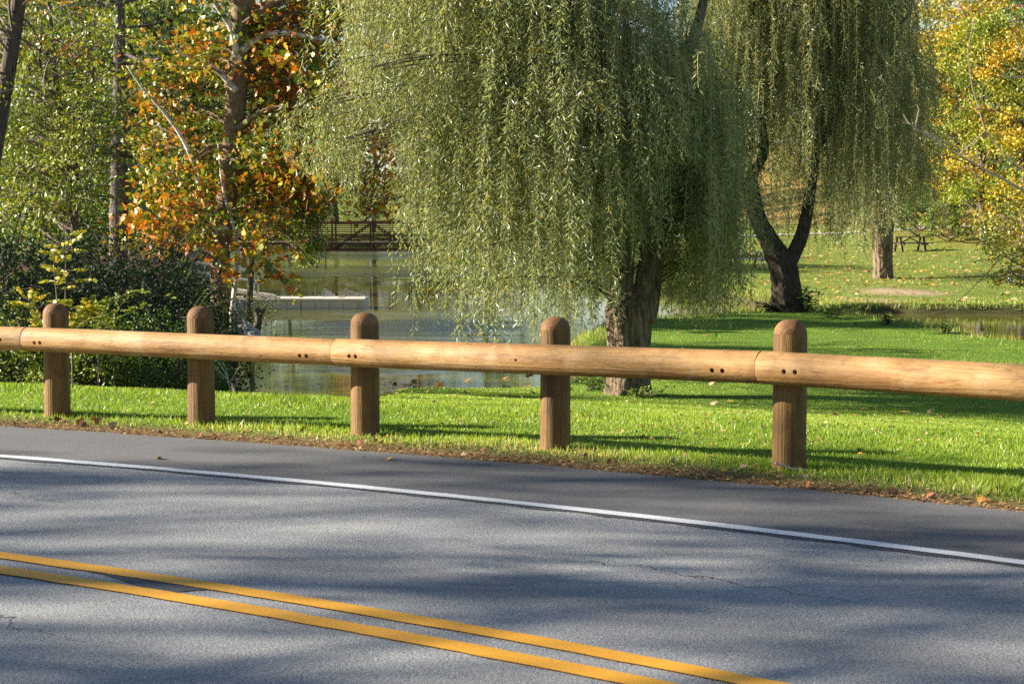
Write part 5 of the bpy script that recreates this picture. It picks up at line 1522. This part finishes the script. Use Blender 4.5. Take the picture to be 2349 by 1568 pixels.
def d_near(x, y, r):
    r = r + 0.32 * (fbm(x * 2.1, y * 2.1, 71) - 0.5)
    edge = smooth(-0.44, 0.12, r) * 0.97 + 0.03
    return np.clip(edge * (0.55 + 0.6 * fbm(x * 3, y * 3, 44)), 0, 1) * np.where((x < -4.6) & (r > 4), 0.15, 1)
blade_field('grass', 'bright uncut grass strip along the fence', 330000, 10.2, 19.5, -0.36, 0.36, 0.014, 0.038, 1.0, 1, dens=d_near)
blade_field('grass', 'mown sunlit lawn sloping to the willow', 370000, 15.0, 53.0, -0.16, 0.36, 0.014, 0.030, 1.1, 2, rmin=2.2, dens=lambda x, y, r: np.where(x / y < -0.10, 0.0, 1.0))
# tall weedy fringe at the shores
def shore_place(rng, n):
    poly = [POND[3:16], POND[16:26], INLET[:3], INLET[5:], POND[30:]]
    X_, Y_ = [], []
    for pl in poly:
        sg = np.diff(pl, axis=0); ln = np.hypot(sg[:, 0], sg[:, 1]); m = int(n * ln.sum() / 220)
        i = rng.choice(len(ln), m, p=ln / ln.sum()); t = rng.uniform(0, 1, m)
        X_.append(pl[i, 0] + sg[i, 0] * t); Y_.append(pl[i, 1] + sg[i, 1] * t)
    X_ = np.concatenate(X_); Y_ = np.concatenate(Y_)
    nn = len(X_)
    return X_ + rng.normal(size=nn) * 0.55, Y_ + rng.normal(size=nn) * 0.55
MAT_FRINGE = leaf_mat('bank_grass', [(0.0, (0.08, 0.14, 0.015)), (0.45, (0.21, 0.28, 0.035)), (0.75, (0.38, 0.36, 0.09)), (1.0, (0.45, 0.32, 0.14))], trans=0.35, var=0.1)
blade_field('bank_grass', 'ragged taller grass along the pond banks', 60000, 0, 0, 0, 0, 0.08, 0.22, 1.1, 3, mat=MAT_FRINGE, place=shore_place, tintmu=0.55)
def opp_place(rng, n):
    y = 1 / (1 / 56 + rng.uniform(0, 1, n) * (1 / 130 - 1 / 56)); return rng.uniform(0.02, 0.34, n) * y, y
blade_field('bank_grass', 'yellowing lawn of the far bank', 90000, 0, 0, 0, 0, 0.02, 0.05, 1.3, 4, mat=MAT_FRINGE, place=opp_place, tintmu=0.42, dens=lambda x, y, r: 1 - np.clip(sum(np.exp(-(((x - hit(du, dv)[0]) / rx_) ** 2 + ((y - hit(du, dv)[1]) / (ry_ * 2.2)) ** 2)) for (du, dv, rx_, ry_) in ((2060, 668, 1.7, 1.0), (1990, 688, 1.5, 0.8), (2120, 672, 1.1, 0.6))), 0, 1) ** 0.5)

# ------------------------------------------------------------------ fallen leaves and litter
MAT_LITTER = leaf_mat('dry_litter', [(0.0, (0.08, 0.04, 0.02)), (0.4, (0.22, 0.10, 0.04)), (0.7, (0.40, 0.24, 0.10)), (0.88, (0.55, 0.40, 0.22)), (1.0, (0.62, 0.30, 0.04))], trans=0.12, rough=0.7, spec=0.2, var=0.2)
def litter(name, label, x, y, rng, L, W, lift=0.008, mu=0.5, sd=0.25, shape='oval', level=None, tilt=0.5):
    n = len(x)
    z = height(x, y) if level is None else np.full(n, level)
    pos = np.stack([x, y, z + lift], -1)
    ax = rdir(rng, n); ax[:, 2] *= 0.25 * tilt
    nr = rdir(rng, n) * tilt + np.array([0, 0, 1.0])
    mb = MB(); leaves(mb, pos, ax, nr, L * rng.uniform(0.5, 1.3, n), W * rng.uniform(0.5, 1.3, n), np.clip(rng.normal(size=n) * sd + mu, 0, 1), shape)
    o = build(name, mb, MAT_LITTER); tag(o, label, 'leaf litter', kind='stuff'); return o
rng = np.random.default_rng(91)
n = 9000
an = rng.uniform(0.75, 1.42, n); rr = R_EDGE - 0.02 + np.abs(rng.normal(size=n)) * 0.26 + 0.06 * (fbm(an * 90, an * 0, 3) - 0.5)
keep = rng.uniform(0, 1, n) < 0.35 + 0.9 * fbm(an * 130, rr * 4, 6)
lx, ly = arc(rr[keep], an[keep])
litter('leaf_litter', 'strip of brown leaf bits between road and grass', lx, ly, rng, 0.035, 0.018)
n = 7000
an = rng.uniform(0.75, 1.42, n); rr = R_EDGE - 0.03 + np.abs(rng.normal(size=n)) * 0.16
lx, ly = arc(rr, an)
litter('dry_straw', 'dry straw and needles along the road edge', lx, ly, rng, 0.09, 0.0035, mu=0.72, sd=0.15, shape='rhomb', tilt=0.25)
q = rng.uniform(0, 1, 5200); y_ = 1 / (1 / 57 + q * (1 / 125 - 1 / 57)); x_ = rng.uniform(0.02, 0.33, 5200) * y_
kp_ = (shore(x_, y_) > 0.5) & (rng.uniform(0, 1, 5200) < 0.25 + 0.75 * smooth(0.12, 0.30, x_ / y_) * smooth(62, 85, y_) + 0.3 * smooth(64, 80, y_))
litter('fallen_leaves', 'scatter of yellow and orange leaves on the far bank lawn', x_[kp_], y_[kp_], rng, 0.20, 0.13, 0.05, mu=0.85, sd=0.18)
n = 900
x_ = rng.uniform(-2.6, 1.0, n); y_ = 28.0 + np.abs(rng.normal(size=n)) * 0.9 + 0.25 * np.abs(x_)
s_ = shore(x_, y_); ok = (s_ < 0.25) & (s_ > -1.6)
litter('pond_debris', 'leaf debris gathered along the near shore of the pond', x_[ok], y_[ok], rng, 0.07, 0.035, 0.012, 0.55, 0.25, level=WL, tilt=0.15)

n = 1600
y_ = 1 / (1 / 12 + rng.uniform(0, 1, n) * (1 / 46 - 1 / 12)); x_ = rng.uniform(-0.30, 0.33, n) * y_
rr_ = np.hypot(x_ - CC[0], y_ - CC[1]) - R_FENCE
ok = (rr_ > -0.2) & (rr_ < 30) & (shore(x_, y_) > 0.3) & ((x_ / y_ > -0.09) | (rr_ < 2))
litter('fallen_leaves', 'tiny leaf bits scattered through the near lawn', x_[ok], y_[ok], rng, 0.045, 0.03, 0.025, 0.6, 0.25)

# leaves that can be picked out one by one
pal = [(0.42, 0.20, 0.03), (0.30, 0.12, 0.04), (0.50, 0.32, 0.04), (0.22, 0.09, 0.04), (0.40, 0.28, 0.16)]
LEAFM = []
for i_, c_ in enumerate(pal):
    mb = MB(); leaves(mb, np.array([[-0.5, 0, 0]]), np.array([[1.0, 0, 0]]), np.array([[0, 0, 1.0]]), 1.0, 0.95, 0.5, 'lobed')
    me = mb.mesh('fallen_leaf'); me.materials.append(plain_mat('fallen_leaf_colour', c_, 0.7, 0, 0.3, 30)); LEAFM.append(me)
def drop_leaf(x, y, size, label, group, level=None, which=None, lift=0.02, flat=0.35, name='fallen_leaf'):
    o = link(name, LEAFM[rng.integers(0, 5) if which is None else which])
    o.location = (x, y, (gz(x, y) if level is None else level) + lift)
    o.rotation_euler = (rng.normal() * flat, rng.normal() * flat, rng.uniform(0, 6.28))
    o.scale = (size, size, size)
    return tag(o, label, 'leaf', group)
p = px(362, 1054, 1.7 * FOC / 554); drop_leaf(p[0], p[1], 0.075, 'single pale yellow leaf lying on the shoulder left of centre', 'loose leaves on the asphalt', 0.0, 2, 0.012, 0.1)
p = px(893, 1056, 1.7 * FOC / 556); drop_leaf(p[0], p[1], 0.06, 'single orange leaf on the shoulder near the grass, right of the middle post', 'loose leaves on the asphalt', 0.0, 0, 0.012, 0.1)
p = px(835, 1053, 1.7 * FOC / 553); drop_leaf(p[0], p[1], 0.035, 'tiny curled brown leaf on the shoulder below the middle post', 'loose leaves on the asphalt', 0.0, 3, 0.012, 0.2)
CN = ['orange', 'rust-brown', 'yellow', 'dark brown', 'pale tan']
pa = [q_[2] for q_ in POST_XY]
SEG = ['left of the leftmost post', 'between the two left posts', 'between the second and the middle post', 'between the middle post and the next', 'between the two right posts', 'right of the rightmost post']
for q in range(90):
    a_ = rng.uniform(0.80, 1.36); r_ = R_EDGE + abs(rng.normal()) * 0.30 + 0.04
    x_, y_ = arc(r_, a_); w_ = int(rng.integers(0, 5)); sg = sum(a_ < p_ for p_ in pa)
    drop_leaf(float(x_), float(y_), rng.uniform(0.035, 0.07), CN[w_] + ' curled leaf in the verge ' + SEG[sg], 'fallen leaves in the verge', which=w_, lift=0.025, flat=0.7)
for q in range(70):
    y_ = 1 / (1 / 20 + rng.uniform() * (1 / 47 - 1 / 20)); x_ = rng.uniform(-0.03, 0.30) * y_
    if float(shore(np.array([x_]), np.array([y_]))[0]) < 0.4: continue
    w_ = int(rng.integers(0, 5)); a_ = x_ / y_
    where = ('short of the big willow trunk' if a_ < 0.09 else 'left of the rightmost post' if a_ < 0.16 else 'right of the rightmost post') + (', near the fence' if y_ < 28 else ', farther back')
    drop_leaf(x_, y_, rng.uniform(0.08, 0.13), CN[w_] + ' leaf on the lawn ' + where, 'fallen leaves on the lawn', which=w_, lift=0.03, flat=0.3)
for q in range(75):
    y_ = 28.6 + abs(rng.normal()) * 3.2; x_ = rng.uniform(-0.075, 0.03) * y_
    if float(shore(np.array([x_]), np.array([y_]))[0]) > -0.15: continue
    w_ = int(rng.choice([0, 1, 3])); u_ = 1174.5 + FOC * x_ / y_
    where = ('close to' if y_ < 30.5 else 'farther from') + ' shore, ' + ('just right of the middle post' if u_ < 1000 else 'halfway between posts' if u_ < 1150 else 'just left of the post by the willow')
    drop_leaf(x_, y_, rng.uniform(0.09, 0.19), CN[w_] + ' leaf afloat ' + where, 'leaves floating on the pond', WL, w_, 0.02, 0.22, 'floating_leaf')
